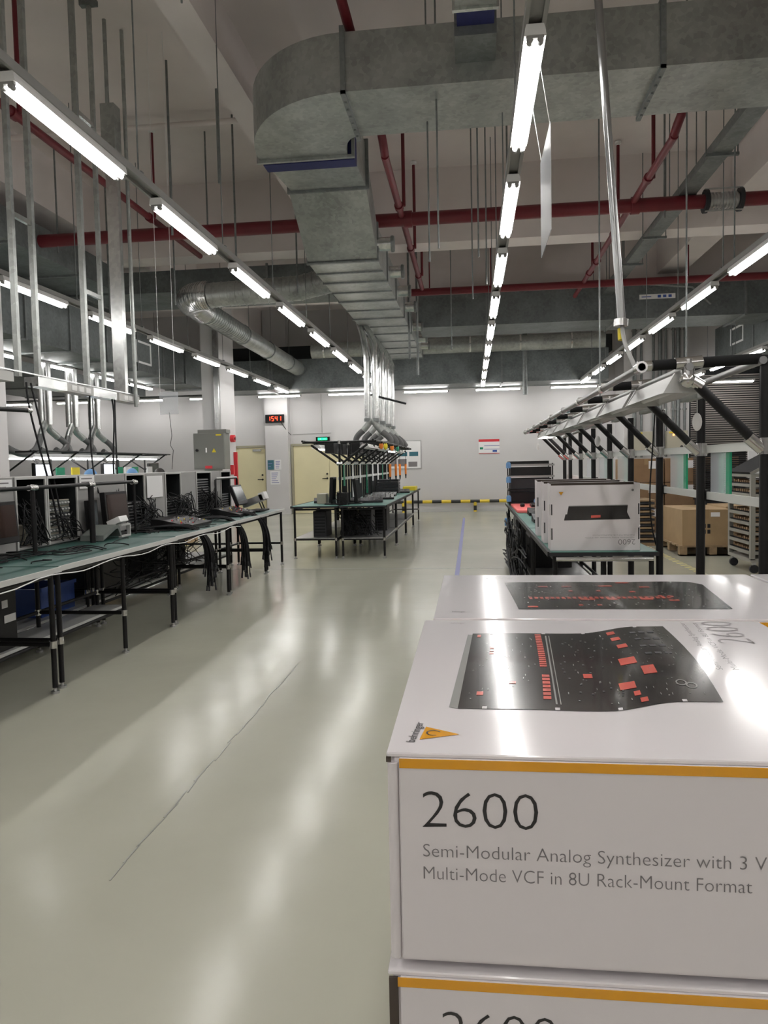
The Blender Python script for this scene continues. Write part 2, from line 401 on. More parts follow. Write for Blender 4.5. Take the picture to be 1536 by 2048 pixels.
for key, x, k0, k1, kv, words in ROWS:
    for k in range(k0, k1+1):
        y = 4.17+1.775*k
        if k < kv: batten(x, y, 0, 'lit batten light on the row %s, nearer than the picture shows' % words, 'batten lights nearer than the frame')
        else: batten(x, y, 0, 'lit twin-tube light on the rail %s, %s from the camera' % (words, ORD[k-kv]), 'batten lights ' + words)
    t = thing('light_rail', 'long grey channel rail %s carrying a row of tube lights' % words, 'rail', (x, 4.17+1.775*k0-0.8, LZ+0.055), 0, 'light rails')
    ya, yb = 4.17+1.775*k0-0.8, 4.17+1.775*k1+0.75
    MB().box(x-0.05,x+0.05,ya,yb,LZ+0.075,LZ+0.10).box(x-0.05,x-0.03,ya,yb,LZ+0.05,LZ+0.075).box(x+0.03,x+0.05,ya,yb,LZ+0.05,LZ+0.075).build('channel', 'cab', t)
    for k in range(k0, k1+1):
        y = 5.06+1.775*k
        MB().cyl((x,y,LZ+0.1),(x,y,CZ),0.006,6).box(x-0.03,x+0.03,y-0.02,y+0.02,LZ+0.10,LZ+0.13).build('hanger_rod', 'galvd', t)
for i, cx in enumerate((-13.3,-11.3,-9.3,-7.3,-5.3,-3.3,-1.2,0.75,2.75,6.72)):
    batten(cx*0.98, 19.95, PI/2, 'lit tube light on the back wall rail, %s from the left' % ORD[i], 'batten lights along the back wall')
t = thing('light_rail', 'grey channel rail along the back wall carrying tube lights', 'rail', (-14.2,19.95,LZ+0.055), 0, 'light rails')
MB().box(-14.2,8.6,19.92,19.98,LZ+0.055,LZ+0.10).build('channel', 'galvd', t)
for i in range(10): MB().cyl((-13.9+i*1.9,19.95,LZ+0.1),(-13.9+i*1.9,19.95,3.36+0.1),0.006,6).build('hanger_rod', 'galvd', t)

# ------------------------------------------------------------------ the big supply duct
def flange_ring(mb, x0, x1, y, z0, z1, w=0.03, d=0.035):
    mb.box(x0-w,x1+w,y-d/2,y+d/2,z0-w,z0); mb.box(x0-w,x1+w,y-d/2,y+d/2,z1,z1+w)
    mb.box(x0-w,x0,y-d/2,y+d/2,z0,z1); mb.box(x1,x1+w,y-d/2,y+d/2,z0,z1)
D = thing('supply_duct', 'big galvanised duct crossing overhead, elbowing and running down the hall', 'duct', (-1.5,6.7,4.45))
z0, z1 = 4.45, 4.93
ya, yb = 6.25, 7.1
MB().box(-1.0,8.98,ya,yb,z0,z1).build('cross_section', 'galv', D)
# elbow: outer arc from (-1.0,6.25) to (-2.05,7.45)
ec = (-1.02, 7.5); po = []; pi_ = []
for i in range(15):
    t = -PI/2 - (PI/2)*i/14
    po.append((ec[0]+1.06*math.cos(t), ec[1]+1.25*math.sin(t)))
    pi_.append((ec[0]+0.16*math.cos(t), ec[1]+0.40*math.sin(t)))
el = MB(); n = len(po)
vs = [(x,y,z0) for x,y in po]+[(x,y,z1) for x,y in po]+[(x,y,z0) for x,y in pi_]+[(x,y,z1) for x,y in pi_]
el.add(vs, [(i,i+1,n+i+1,n+i) for i in range(n-1)]+[(2*n+i+1,2*n+i,3*n+i,3*n+i+1) for i in range(n-1)]+[(i+1,i,2*n+i,2*n+i+1) for i in range(n-1)]+[(n+i,n+i+1,3*n+i+1,3*n+i) for i in range(n-1)]+[(0,n,3*n,2*n),(n-1,2*n+n-1,3*n+n-1,2*n-1)])
el.build('elbow', 'galv', D)
f = MB()
f.box(-1.03,-0.99,ya-0.03,yb+0.03,z0-0.035,z0); f.box(-1.03,-0.99,ya-0.03,ya,z0-0.03,z1+0.04); f.box(-1.03,-0.99,ya,yb,z1,z1+0.04)
for i in range(6): f.cyl((-1.01,ya+0.1+i*0.13,z0-0.035),(-1.01,ya+0.1+i*0.13,z0-0.05),0.012,6)
f.build('flange', 'galvd', D)
f = MB(); x_ = 1.55
f.box(x_-0.02,x_+0.02,ya-0.03,yb+0.03,z0-0.035,z0); f.box(x_-0.02,x_+0.02,ya-0.03,ya,z0-0.03,z1+0.05); f.box(x_-0.02,x_+0.02,ya,yb,z1,z1+0.04)
for i in range(6): f.cyl((x_,ya+0.1+i*0.13,z0-0.035),(x_,ya+0.1+i*0.13,z0-0.05),0.012,6)
f.build('flange', 'galvd', D)
nv = MB(); nv.box(-2.055,-1.12,7.52,7.70,z0-0.035,z1-0.02)
nv.build('canvas_collar', 'navy', D, )
fr = MB(); flange_ring(fr, -2.08, -1.14, 7.49, z0, z1); fr.build('flange', 'galv', D)
MB().prism([(-2.03,7.66),(-1.13,7.66),(-1.12,8.35),(-1.97,8.35)],2,4.45,4.93).build('drop_section', 'galv', D)
fr = MB(); flange_ring(fr, -1.98, -1.12, 8.36, 4.46, 4.93, 0.035); fr.build('flange', 'galvd', D)
sl = MB(); xa, xb = -2.0, -1.12
sl.prism([(8.38,4.45),(9.3,3.90),(9.3,4.34),(8.38,4.92)], 0, xa, xb); sl.build('sloped_section', 'galv', D)
ys = [9.3,10.35,11.55,12.95,14.5,16.3,17.9]
for i in range(6):
    MB().box(xa,xb,ys[i]+0.02,ys[i+1]-0.02,3.90,4.34-0.02*i).build('straight_section', 'galv', D)
for i in range(7):
    fr = MB(); flange_ring(fr, xa, xb, ys[i], 3.90, 4.34-0.02*max(i-1,0), 0.018, 0.05); fr.build('flange', 'galvd', D)
for i in range(6):
    y = (ys[i]+ys[i+1])/2
    mm = MB(); mm.box(xa-0.004,xb+0.004,y-0.015,y+0.015,3.885,3.90); mm.build('stiffener', 'galvd', D)
for i, y in enumerate((9.35,10.7,11.9,13.1,15.0,16.4,17.4)):
    sp = MB().cyl((xb,y,4.1),(xb+0.20,y,4.1),0.085,16).build('spigot', 'galvb', D)
    MB().cyl((xb+0.17,y,4.1),(xb+0.2,y,4.1),0.1,16).cyl((xb+0.2,y,4.1),(xb+0.21,y,4.1),0.094,16).build('cap_ring', 'galvd', sp)
# feeder duct from above the camera into the cross duct
D2 = thing('feeder_duct', 'narrow duct running overhead into the front of the big duct', 'duct', (0.06,5.0,4.6))
MB().box(-0.07,0.23,2.0,5.35,4.66,4.9).build('duct_body', 'galvb', D2)
fr = MB(); flange_ring(fr, -0.07,0.23,5.36,4.66,4.9,0.02); fr.build('flange', 'galvb', D2); fr = MB(); flange_ring(fr,-0.07,0.23,5.62,4.66,4.9,0.02); fr.build('flange', 'galvb', D2)
MB().box(-0.06,0.22,5.63,5.86,4.67,4.89).build('canvas_collar', 'navy', D2)
MB().box(-0.07,0.23,5.38,5.61,4.66,4.9).build('damper_section', 'galv', D2)
MB().box(-0.08,0.24,5.86,6.25,4.6,4.9).build('end_box', 'galvd', D2)
# other ducts
def duct_x(name, label, x0, x1, y0, y1, za, zb, step, m='galvx', panel=None):
    d = thing(name, label, 'duct', (x0,y0,za))
    MB().box(x0,x1,y0,y1,za,zb).build('duct_body', m, d)
    x = x0+step*0.6
    while x < x1:
        MB().box(x-0.02,x+0.02,y0-0.03,y1+0.03,za-0.03,za).box(x-0.02,x+0.02,y0-0.03,y0,za,zb+0.03).build('flange', 'galvd', d); x += step
    return d
def duct_y(name, label, x0, x1, y0, y1, za, zb, step, m='galvx'):
    d = thing(name, label, 'duct', (x0,y0,za))
    MB().box(x0,x1,y0,y1,za,zb).build('duct_body', m, d)
    y = y0+step*0.6
    while y < y1:
        mm = MB(); flange_ring(mm, x0, x1, y, za, zb, 0.025); mm.build('flange', 'galvd', d); y += step
    return d
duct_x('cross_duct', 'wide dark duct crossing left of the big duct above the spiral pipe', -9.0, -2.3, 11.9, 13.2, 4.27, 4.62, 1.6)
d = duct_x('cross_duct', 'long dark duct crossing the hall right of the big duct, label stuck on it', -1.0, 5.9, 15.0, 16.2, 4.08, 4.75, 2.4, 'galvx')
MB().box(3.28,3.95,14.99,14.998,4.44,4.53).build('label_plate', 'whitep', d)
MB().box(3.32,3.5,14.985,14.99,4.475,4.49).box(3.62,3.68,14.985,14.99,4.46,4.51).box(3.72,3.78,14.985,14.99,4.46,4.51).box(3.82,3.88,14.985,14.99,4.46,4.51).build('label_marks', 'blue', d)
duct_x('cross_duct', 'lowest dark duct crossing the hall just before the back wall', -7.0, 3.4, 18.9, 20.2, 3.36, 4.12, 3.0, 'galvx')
dd = thing('gap_shade_strip', 'black strip painting the shaded gap above the lowest far duct', 'duct', (-7,20.2,4.1))
MB().box(-9,3.6,19.5,20.25,4.13,4.55).build('panel', 'shadow', dd)  # added sheet, its black paints the shade of the gap
d = thing('round_duct', 'long round duct below the far crossing duct', 'duct', (-3.8,18.3,4.2))
MB().cyl((-3.9,18.3,4.22),(3.2,18.3,4.22),0.19,16).build('pipe', 'galv', d)
for i in range(6): MB().cyl((-3.6+i*1.2,18.3,4.22),(-3.56+i*1.2,18.3,4.22),0.20,16).build('joint_ring', 'galvb', d)
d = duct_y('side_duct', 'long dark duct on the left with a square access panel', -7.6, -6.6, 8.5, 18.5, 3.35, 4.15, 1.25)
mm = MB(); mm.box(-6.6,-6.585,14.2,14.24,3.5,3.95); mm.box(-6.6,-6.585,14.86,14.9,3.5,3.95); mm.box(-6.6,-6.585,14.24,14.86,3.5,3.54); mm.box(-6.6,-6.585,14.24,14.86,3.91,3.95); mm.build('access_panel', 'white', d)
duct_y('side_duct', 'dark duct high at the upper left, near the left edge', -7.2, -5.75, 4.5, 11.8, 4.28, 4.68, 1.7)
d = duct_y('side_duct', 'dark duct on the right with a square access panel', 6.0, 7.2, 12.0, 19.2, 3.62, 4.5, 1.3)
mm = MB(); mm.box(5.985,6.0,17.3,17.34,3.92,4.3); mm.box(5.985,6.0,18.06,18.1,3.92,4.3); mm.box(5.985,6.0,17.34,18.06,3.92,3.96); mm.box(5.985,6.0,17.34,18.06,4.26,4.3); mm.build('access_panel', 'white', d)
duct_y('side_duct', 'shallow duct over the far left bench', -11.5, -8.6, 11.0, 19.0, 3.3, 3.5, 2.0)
# spiral duct
SP = thing('spiral_duct', 'round spiral duct from the big duct bending away along the left', 'duct', (-4.1,11.0,3.9))
def spiral(mb, pts, r, pitch=0.05):
    mb.tube(pts, r, 18)
    acc = 0; pts = [Vector(p) for p in pts]
    for a, b in zip(pts, pts[1:]):
        L = (b-a).length; s = pitch-acc
        while s < L:
            c = a+(b-a)*(s/L); d_ = (b-a).normalized()
            mb.cyl(c-d_*0.008, c+d_*0.008, r+0.008, 18, cap=True); s += pitch
        acc = (acc+L) % pitch
    return mb
spiral(MB(), [(-2.02,10.9,4.08),(-2.5,10.95,4.0),(-3.9,11.0,3.97)], 0.18, 0.12).build('straight_pipe', 'galv', SP)
el = [(-3.9,11.0,3.97)]+[(-3.9-0.45*math.sin(t), 11.45-0.45*math.cos(t), 3.97) for t in [PI/2*i/10 for i in range(1,11)]]+[(-4.35,11.9,3.95)]
spiral(MB(), el, 0.21, 0.035).build('elbow', 'galvb', SP)
spiral(MB(), [(-4.35,11.8,3.95),(-4.36,14.0,3.92)], 0.18, 0.10).build('ribbed_pipe', 'galv', SP)
MB().cyl((-4.36,14.0,3.92),(-4.38,18.88,3.86),0.18,18).build('far_pipe', 'galv', SP)
for y in (14.0,15.8,17.6,18.7): MB().cyl((-4.36-(y-14)*0.004,y,3.92-(y-14)*0.013),(-4.36-(y-14)*0.004,y+0.05,3.92-(y-14)*0.013),0.195,18).build('joint_ring', 'galvd', SP)

# ------------------------------------------------------------------ red sprinkler pipes
P = thing('sprinkler_main', 'thick dark red pipe crossing the whole hall under the ceiling', 'pipe', (0,9.6,4.45))
MB().cyl((-15,9.6,4.47),(2.88,9.6,4.47),0.085,14).build('pipe', 'red', P)
MB().cyl((3.28,9.6,4.47),(8.9,9.6,4.47),0.085,14).build('pipe', 'red', P)
bl = MB()
for i in range(9): bl.cyl((2.92+i*0.037,9.6,4.47),(2.935+i*0.037,9.6,4.47),0.1,14).cyl((2.935+i*0.037,9.6,4.47),(2.957+i*0.037,9.6,4.47),0.085,14,cap=False)
bl.build('bellows', 'steel', P)
for x in (2.88,3.28): MB().cyl((x-0.02,9.6,4.47),(x+0.02,9.6,4.47),0.14,16).build('flange', 'dark', P)
for z in (4.6,4.34): MB().cyl((2.86,9.55,z),(3.3,9.55,z),0.01,6).build('tie_rod', 'steel', P)
for x in (-12,-8.5,-5.5,-3.4,0.5,2.4,5.0): MB().cyl((x,9.6,4.3),(x,9.6,CZ),0.012,6).build('hanger', 'galvd', P)
for x in (-0.75,2.05): MB().cyl((x-0.05,9.6,4.47),(x+0.05,9.6,4.47),0.105,14).build('tee_collar', 'red', P)
P = thing('sprinkler_main', 'second red pipe crossing the hall farther back', 'pipe', (0,13.6,4.45))
MB().cyl((-8,13.6,4.46),(8.9,13.6,4.46),0.065,12).build('pipe', 'red', P)
for x in (-0.7,0.4,2.6,3.8,5.4): MB().cyl((x,13.6,4.4),(x,13.6,CZ),0.012,6).build('hanger', 'red', P)
def branch(x, y0, y1, z, label, ris, xu=None, zu=None):
    b = thing('sprinkler_branch', label, 'pipe', (x,y0,z))
    MB().cyl((x,y0,z),(x,y1,z),0.04,12).build('pipe', 'red', b)
    if xu is not None:
        MB().tube([(xu,2.0,zu),(xu,7.45,zu),(xu+(x-xu)*0.5,7.55,zu-0.05),(x,7.6,z+0.06),(x,7.75,z)],0.043,12).build('offset_pipe','red',b)
        for y in (3.2,5.4): MB().cyl((xu+0.05,y,zu),(xu+0.05,y,CZ-0.03),0.022,8).build('riser','red',b)
    for y in ris:
        c = MB().cyl((x,y-0.05,z),(x,y+0.05,z),0.055,12).build('tee', 'red', b)
        rr = MB().cyl((x+0.06,y,z),(x+0.06,y,CZ-0.06),0.022,8).build('riser', 'red', b)
        MB().cyl((x+0.06,y,CZ-0.06),(x+0.06,y,CZ-0.04),0.03,8).cyl((x+0.06,y,CZ-0.04),(x+0.06,y,CZ-0.01),0.045,10).build('sprinkler_head', 'whitep', rr)
branch(-0.83, 7.7, 13.5, 4.5, 'red branch pipe running away beside the big duct', (9.2,11.0,12.6), -0.975, 5.06)
branch(2.02, 7.7, 14.7, 4.5, 'red branch pipe running away right of the aisle lights', (8.8,10.8,12.3,13.0), 2.37, 5.06)
branch(-4.1, 3.5, 11.2, 4.62, 'red branch pipe running away above the left lights', (6.5,9.4))
# cable tray on the right, conduit, rods
T = thing('cable_tray', 'grey cable tray running away under the ceiling on the right', 'tray', (2.66,3,4.6))
MB().box(2.56,2.76,3.0,16.5,4.55,4.65).build('tray_body', 'galvd', T)
for i in range(9):
    y = 4.0+i*1.45
    MB().box(2.5,2.84,y-0.02,y+0.02,4.52,4.55).cyl((2.51,y,4.52),(2.51,y,CZ-0.01),0.007,6).cyl((2.83,y,4.52),(2.83,y,CZ-0.01),0.007,6).build('bracket', 'galvd', T)
o = MB().cyl((-9,9.05,5.6),(-1.2,9.05,5.6),0.035,10).build('ceiling_conduit', 'ceil'); tag(o, 'pale conduit crossing under the ceiling at the upper left', 'pipe')
o = MB().tube([(1.0,14.6,4.66),(3.2,14.6,4.66),(4.2,14.8,4.6),(4.6,15.0,4.3)], 0.03, 8).build('bent_conduit', 'galvd'); tag(o, 'dark conduit bending over the far crossing duct', 'pipe')
RODS = [(2.9,7.2,3.45,0.028,'thick grey strut hanging right of the cable tray'),(-2.55,7.6,4.3,0.016,'slim grey rod just left of the big duct elbow'),(-2.9,9.2,3.9,0.013,'slim rod left of the sloped part of the big duct'),(-1.9,5.0,4.5,0.008,'thin rod hanging above the left end of the big duct'),
 (-0.35,6.9,3.2,0.008,'leftmost of the thin rods beside the aisle lights'),(-0.25,6.5,3.2,0.008,'second thin rod left of the aisle lights'),(0.1,7.2,3.3,0.008,'thin rod close left of the second aisle light'),(0.2,8.3,3.3,0.008,'thin rod close left of the third aisle light'),
 (0.05,9.0,3.3,0.008,'thin rod left of the fourth aisle light'),(1.35,8.0,2.0,0.008,'long thin wire left of the right cable tray'),(2.05,7.4,2.0,0.008,'long thin wire passing the bellows of the red main'),(2.75,8.2,3.4,0.008,'thin rod under the right cable tray'),(3.2,7.3,3.4,0.008,'thin rod right of the cable tray'),
 (-3.2,7.9,3.9,0.014,'grey rod between the left lights and the big duct'),(-2.4,10.4,3.8,0.012,'grey rod above the spiral duct'),(-5.5,11.0,3.5,0.014,'grey rod by the left crossing duct'),(-4.0,9.9,3.6,0.011,'slim rod above the spiral duct elbow'),
 (-1.1,13.8,3.3,0.02,'grey post left of the pair right of the big duct'),(-0.95,13.8,3.0,0.02,'grey post right of the pair right of the big duct'),(-0.3,12.9,3.3,0.009,'thin rod right of the far duct end'),(0.35,16.9,3.5,0.02,'slim grey pipe dropping beside the far aisle lights'),(1.35,18.6,3.0,0.06,'thick grey pipe dropping in front of the back wall')]
for x, y, zb, r, l in RODS:
    o = MB().cyl((x,y,zb),(x,y,CZ-0.005),r,8).build('hanging_rod', 'galvd'); tag(o, l, 'rod', 'rods hanging from the ceiling')
# ================================================================== workbenches
def leg(parent, x, y, h, joints=(0.30,), r=0.0165, m='black', foot=True):
    l = MB().cyl((x,y,0.035 if foot else 0),(x,y,h),r,10).build('leg', m, parent)
    if foot:
        MB().cyl((x,y,0.012),(x,y,0.045),0.010,8).cyl((x,y,0),(x,y,0.014),0.026,10).build('foot', 'steel', l)
    for z in joints:
        MB().cyl((x,y,z-0.022),(x,y,z+0.022),r+0.006,10).build('joint_collar', 'chrome', l)
    return l
def bar(parent, a, b, r=0.014, m='black', name='stretcher'):
    return MB().cyl(a,b,r,8).build(name, m, parent)
def bench(label, x0, x1, y0, y1, mat_='green', legs_y=None, trim='trim', shelf=None, front=+1, group=None, h=0.77, back_legs=True, low=0.30, rear_r=0.0165):
    """bench whose operator side is at x1 (front=+1) or x0 (front=-1)"""
    t = thing('workbench', label, 'workbench', (x0,y0,0), 0, group)
    MB().box(x0,x1,y0,y1,h-0.028,h-0.004).build('tabletop', 'dark', t)
    MB().box(x0+0.012,x1-0.012,y0+0.004,y1-0.004,h-0.004,h).build('bench_mat', mat_, t)
    xf = x1 if front > 0 else x0; xr = x0 if front > 0 else x1; s = 1 if front > 0 else -1
    MB().box(min(xf,xf+s*0.012),max(xf,xf+s*0.012),y0,y1,h-0.03,h+0.002).build('edge_trim', trim, t)
    ys = legs_y or [y0+0.04,y1-0.04]
    fx, rx = xf-s*0.04, xr+s*0.04
    for y in ys:
        leg(t, fx, y, h-0.03, (low,))
        if back_legs: leg(t, rx, y, h-0.03, (low,))
        bar(t, (fx,y,low), (rx,y,low)); bar(t, (fx,y,h-0.05), (rx,y,h-0.05), name='rail')
    bar(t, (fx,ys[0],h-0.05), (fx,ys[-1],h-0.05), name='rail'); bar(t, (rx,ys[0],h-0.05), (rx,ys[-1],h-0.05), name='rail')
    bar(t, (rx,ys[0],low), (rx,ys[-1],low))
    if shelf:
        sx0, sx1, sz, sm = shelf
        MB().box(sx0,sx1,y0+0.03,y1-0.03,sz,sz+0.02).build('shelf', sm, t)
        bar(t, ((sx0 if front>0 else sx1),ys[0],sz-0.015), ((sx0 if front>0 else sx1),ys[-1],sz-0.015))
        bar(t, ((sx1 if front>0 else sx0),ys[0],sz-0.015), ((sx1 if front>0 else sx0),ys[-1],sz-0.015))
    return t
LB = 'left row of workbenches'
XR = -3.28
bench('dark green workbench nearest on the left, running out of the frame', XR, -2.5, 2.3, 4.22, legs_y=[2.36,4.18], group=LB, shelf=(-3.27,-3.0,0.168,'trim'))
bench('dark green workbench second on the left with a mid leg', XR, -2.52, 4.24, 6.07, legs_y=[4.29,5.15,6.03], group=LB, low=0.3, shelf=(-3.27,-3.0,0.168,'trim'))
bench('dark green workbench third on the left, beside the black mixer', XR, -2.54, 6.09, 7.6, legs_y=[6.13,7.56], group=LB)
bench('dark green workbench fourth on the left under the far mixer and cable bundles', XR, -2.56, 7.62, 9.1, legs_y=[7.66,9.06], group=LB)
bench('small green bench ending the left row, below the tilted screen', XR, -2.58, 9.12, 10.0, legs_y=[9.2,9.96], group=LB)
RB = 'rear left workbenches under the cabinets'
for i, (a, b) in enumerate(((2.3,4.22),(4.24,6.07),(6.09,8.0),(8.02,9.95))):
    bench(['rear workbench nearest on the left, shelf below','rear workbench under the instrument cabinets with the black bin on its shelf','rear workbench under the cabinet with the monitor','rear workbench under the farthest cabinets'][i], -4.05, XR-0.01, a, b, trim='black', shelf=(-4.0,-3.33,0.17,'trim'), group=RB, back_legs=True)
# rail frame on the left benches
t = thing('pipe_rail', 'black pipe rail with chrome joints standing on the near left benches', 'rail', (-3.05,3,0.77))
xr = -3.05
rl = MB().cyl((xr,2.6,1.235),(xr,6.42,1.245),0.0145,10).build('top_rail', 'black', t)
for y in (3.4,4.85,5.65,6.42): MB().cyl((xr,y-0.045,1.24),(xr,y+0.045,1.24),0.021,10).sphere((xr,y,1.24),0.026,10,6).build('joint', 'chrome', rl)
for y in (3.4,4.85,5.65): MB().cyl((xr,y,0.77),(xr,y,1.24),0.0165 if y!=5.65 else 0.024,10).build('post', 'black', t)
MB().cyl((xr,6.42,0.77),(xr,6.42,1.24),0.012,10).build('post', 'black', t)
# ------------------------------------------------------------------ instrument cabinets
def cabinet(label, y0, y1, kind, zt=1.315):
    x0, x1, z0 = -3.98, -3.31, 0.775
    t = thing('instrument_cabinet', label, 'cabinet', (x1,y0,z0), 0, 'grey cabinets along the left benches')
    b = MB(); w = 0.018
    if kind == 'closed':
        b.box(x0,x1,y0,y1,z0,zt); b.build('body', 'cab', t, 0.004)
        return t
    b.box(x0,x1,y0,y0+w,z0,zt).box(x0,x1,y1-w,y1,z0,zt).box(x0,x1,y0+w,y1-w,zt-w,zt).box(x0,x1,y0+w,y1-w,z0,z0+w)
    b.build('body', 'cab', t)
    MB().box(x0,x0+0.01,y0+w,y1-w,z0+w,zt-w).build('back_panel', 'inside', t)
    MB().box(x0+0.012,x1-0.004,y0+w,y0+w+0.004,z0+w,zt-w).box(x0+0.012,x1-0.004,y1-w-0.004,y1-w,z0+w,zt-w).box(x0+0.012,x1-0.004,y0+w+0.005,y1-w-0.005,zt-w-0.004,zt-w).build('dark_inner_faces', 'inside', t)  # inner faces covered with near-black sheets
    e = MB().box(x1,x1+0.008,y0,y0+w,z0,zt).box(x1,x1+0.008,y1-w,y1,z0,zt).box(x1,x1+0.008,y0+w,y1-w,zt-w,zt); e.build('edge_strip', 'cabl', t)
    return t
def instrument(label, x, y0, y1, z0, z1, m, knobs=True, cat='instrument'):
    t = thing('bench_instrument', label, cat, (x,y0,z0), 0, 'instruments stacked in the cabinets')
    MB().bbox(x-0.3,x,y0,y1,z0,z1,0.004).build('case', m, t)
    f = MB().box(x,x+0.004,y0+0.01,y1-0.01,z0+0.006,z1-0.006).build('front_panel', 'greyg' if m=='beige' else 'dark', t)
    n = max(3,int((y1-y0)/0.045))
    for i in range(n):
        yy = y0+0.03+i*(y1-y0-0.06)/(n-1); MB().cyl((x+0.004,yy,(z0+z1)/2),(x+0.016,yy,(z0+z1)/2),0.007,8).build('knob', 'whitep', t)
    return t
cabinet('grey closed cabinet at the left edge behind the nearest monitor, sign on top', 4.2, 5.03, 'closed')
cabinet('open dark cabinet second from the left, full of hanging cables', 5.04, 5.44, 'open')
cabinet('open cabinet with a stack of beige instruments', 5.45, 5.9, 'open')
cabinet('wide closed grey cabinet behind the bench monitor', 5.91, 6.77, 'closed')
cabinet('open dark cabinet just right of the bench monitor', 6.78, 7.2, 'open')
cabinet('closed grey cabinet with a blank white sheet stuck on it', 7.21, 7.7, 'closed')
cabinet('narrow open dark cabinet right of the blank white sheet', 7.71, 8.15, 'open')
cabinet('plain closed grey cabinet fourth from the far end', 8.16, 8.62, 'closed')
cabinet('open cabinet packed with thin shelves of modules', 8.63, 9.15, 'open')
cabinet('closed grey cabinet beside the far tilted screen', 9.16, 9.5, 'closed')
cabinet('farthest open dark cabinet on the left benches', 9.51, 9.92, 'open')
cabinet('nearest grey cabinet outside the left edge', 3.3, 4.19, 'closed')
# instruments inside
zs = 0.80
for i in range(6):
    h = [0.05,0.045,0.06,0.05,0.045,0.05][i]
    instrument('slim beige instrument with knobs, %s from the bottom of the cabinet stack' % ORD[i], -3.36, 5.48, 5.86, zs, zs+h, 'beige' if i != 3 else 'greyg'); zs += h+0.004
instrument('beige power supply low in the cable-filled cabinet', -3.36, 5.22, 5.41, 0.80, 0.87, 'beige'); instrument('beige power supply upper one in the cable-filled cabinet', -3.36, 5.22, 5.41, 0.875, 0.945, 'beige')
for ci, (ya, yb, n, w_) in enumerate(((6.81,7.17,8,'right of the bench monitor'),(7.74,8.12,8,'right of the blank sheet'),(8.66,9.12,14,'in the shelf-packed cabinet'),(9.54,9.89,7,'in the farthest cabinet'))):
    z = 0.80
    for i in range(n):
        t = thing('rack_module', 'thin pale-edged rack module %s, %s from the bottom' % (w_, ORD[i]), 'rack module', (-3.34,ya,z), 0, 'rack modules '+w_)
        MB().box(-3.75,-3.34,ya,yb,z,z+0.022).build('case', 'dark', t)
        MB().box(-3.34,-3.335,ya,yb,z+0.004,z+0.014).build('front_edge', 'steel', t); z += 0.031
# cables in cabinets: uncountable tangles
def tangle(name, label, x, y0, y1, z0, z1, n, seed, r=0.0045, spread=0.12):
    q = random.Random(seed); mb = MB()
    for i in range(n):
        a = (x-q.random()*0.04, q.uniform(y0,y1), q.uniform(z0+(z1-z0)*0.4,z1)); b = (x+q.uniform(0.0,spread), q.uniform(y0,y1), z0+q.uniform(0,0.05))
        c = (x+q.uniform(0.02,spread), q.uniform(y0,y1), q.uniform(z0,z1)); d = (x+q.uniform(0.02,spread*0.8), q.uniform(y0,y1), q.uniform(z0,z1*0.5+z0*0.5))
        mb.tube(bez([a,c,d,b],9), r, 5, cap=False)
    o = mb.build(name, 'cable'); tag(o, label, 'cables', None, 'stuff'); return o
tangle('cable_tangle', 'thick black tangle of cables spilling out of the open cabinet at the left', -3.32, 5.06, 5.4, 0.79, 1.16, 34, 3, spread=0.09)
tangle('cable_tangle', 'loose black cables over the beige instrument stack', -3.32, 5.5, 5.88, 0.79, 1.08, 14, 4)
tangle('cable_tangle', 'black cables falling from the cabinet right of the bench monitor', -3.3, 6.8, 7.5, 0.79, 1.1, 34, 5, spread=0.14)
tangle('cable_tangle', 'black cables falling from the cabinet right of the blank sheet', -3.3, 7.72, 8.5, 0.79, 1.1, 40, 6, spread=0.14)
tangle('cable_tangle', 'black cables falling from the far shelf-packed cabinet', -3.3, 8.65, 9.4, 0.79, 1.12, 40, 7, spread=0.14)
def run_cables(name, label, y0, y1, n, seed):
    q = random.Random(seed); mb = MB()
    for i in range(n):
        y = q.uniform(y0,y1); x = q.uniform(-3.2,-2.75)
        mb.tube(bez([(x,y,0.776),(x+q.uniform(-.2,.2),y+q.uniform(-.3,.3),0.776+q.random()*0.03),(x+q.uniform(-.2,.3),y+q.uniform(-.4,.4),0.776+q.random()*0.03),(min(-2.62,x+q.uniform(-.1,.3)),y+q.uniform(-.4,.4),0.776)],8),0.0045,5)
    tag(mb.build(name,'cable'), label, 'cables', None, 'stuff')
run_cables('loose_cables', 'loose black cables lying on the nearest left bench', 4.3, 5.6, 20, 11)
run_cables('loose_cables', 'loose black cables lying around the near mixer', 6.4, 7.3, 16, 12)
run_cables('loose_cables', 'loose black cables lying around the far mixer', 8.0, 9.2, 18, 13)
# monitors
def monitor(label, x, y0, y1, z0, z1, scr, tilt=0.0, depth=0.05, loc=None, rz=0.0, base=True):
    h = z1-z0; wd = y1-y0
    t = thing('monitor', label, 'monitor', (x,(y0+y1)/2,0.775), rz)
    o = Vector((x,(y0+y1)/2,0))
    mb = MB(); c = Vector((x,(y0+y1)/2,(z0+z1)/2))
    mb.obox(c, (depth,wd,h), (0,tilt,0)); mb.build('casing', 'black', t, 0.006)
    e = Euler((0,tilt,0)).to_matrix()
    MB().obox(c+e@Vector((depth/2+0.001,0,0.01)), (0.003,wd-0.05,h-0.07), (0,tilt,0)).build('screen', scr, t)
    if base:
        MB().cyl((x-0.02,(y0+y1)/2,0.785),(x-0.02,(y0+y1)/2,z0+0.06),0.02,8).build('neck', 'black', t)
        MB().bbox(x-0.11,x+0.09,(y0+y1)/2-0.12,(y0+y1)/2+0.12,0.772,0.79,0.005).build('base', 'black', t)
    return t
monitor('dark-screened monitor standing against the grey cabinet on the left bench', -3.2, 6.13, 6.55, 0.87, 1.16, 'screen', -0.08)
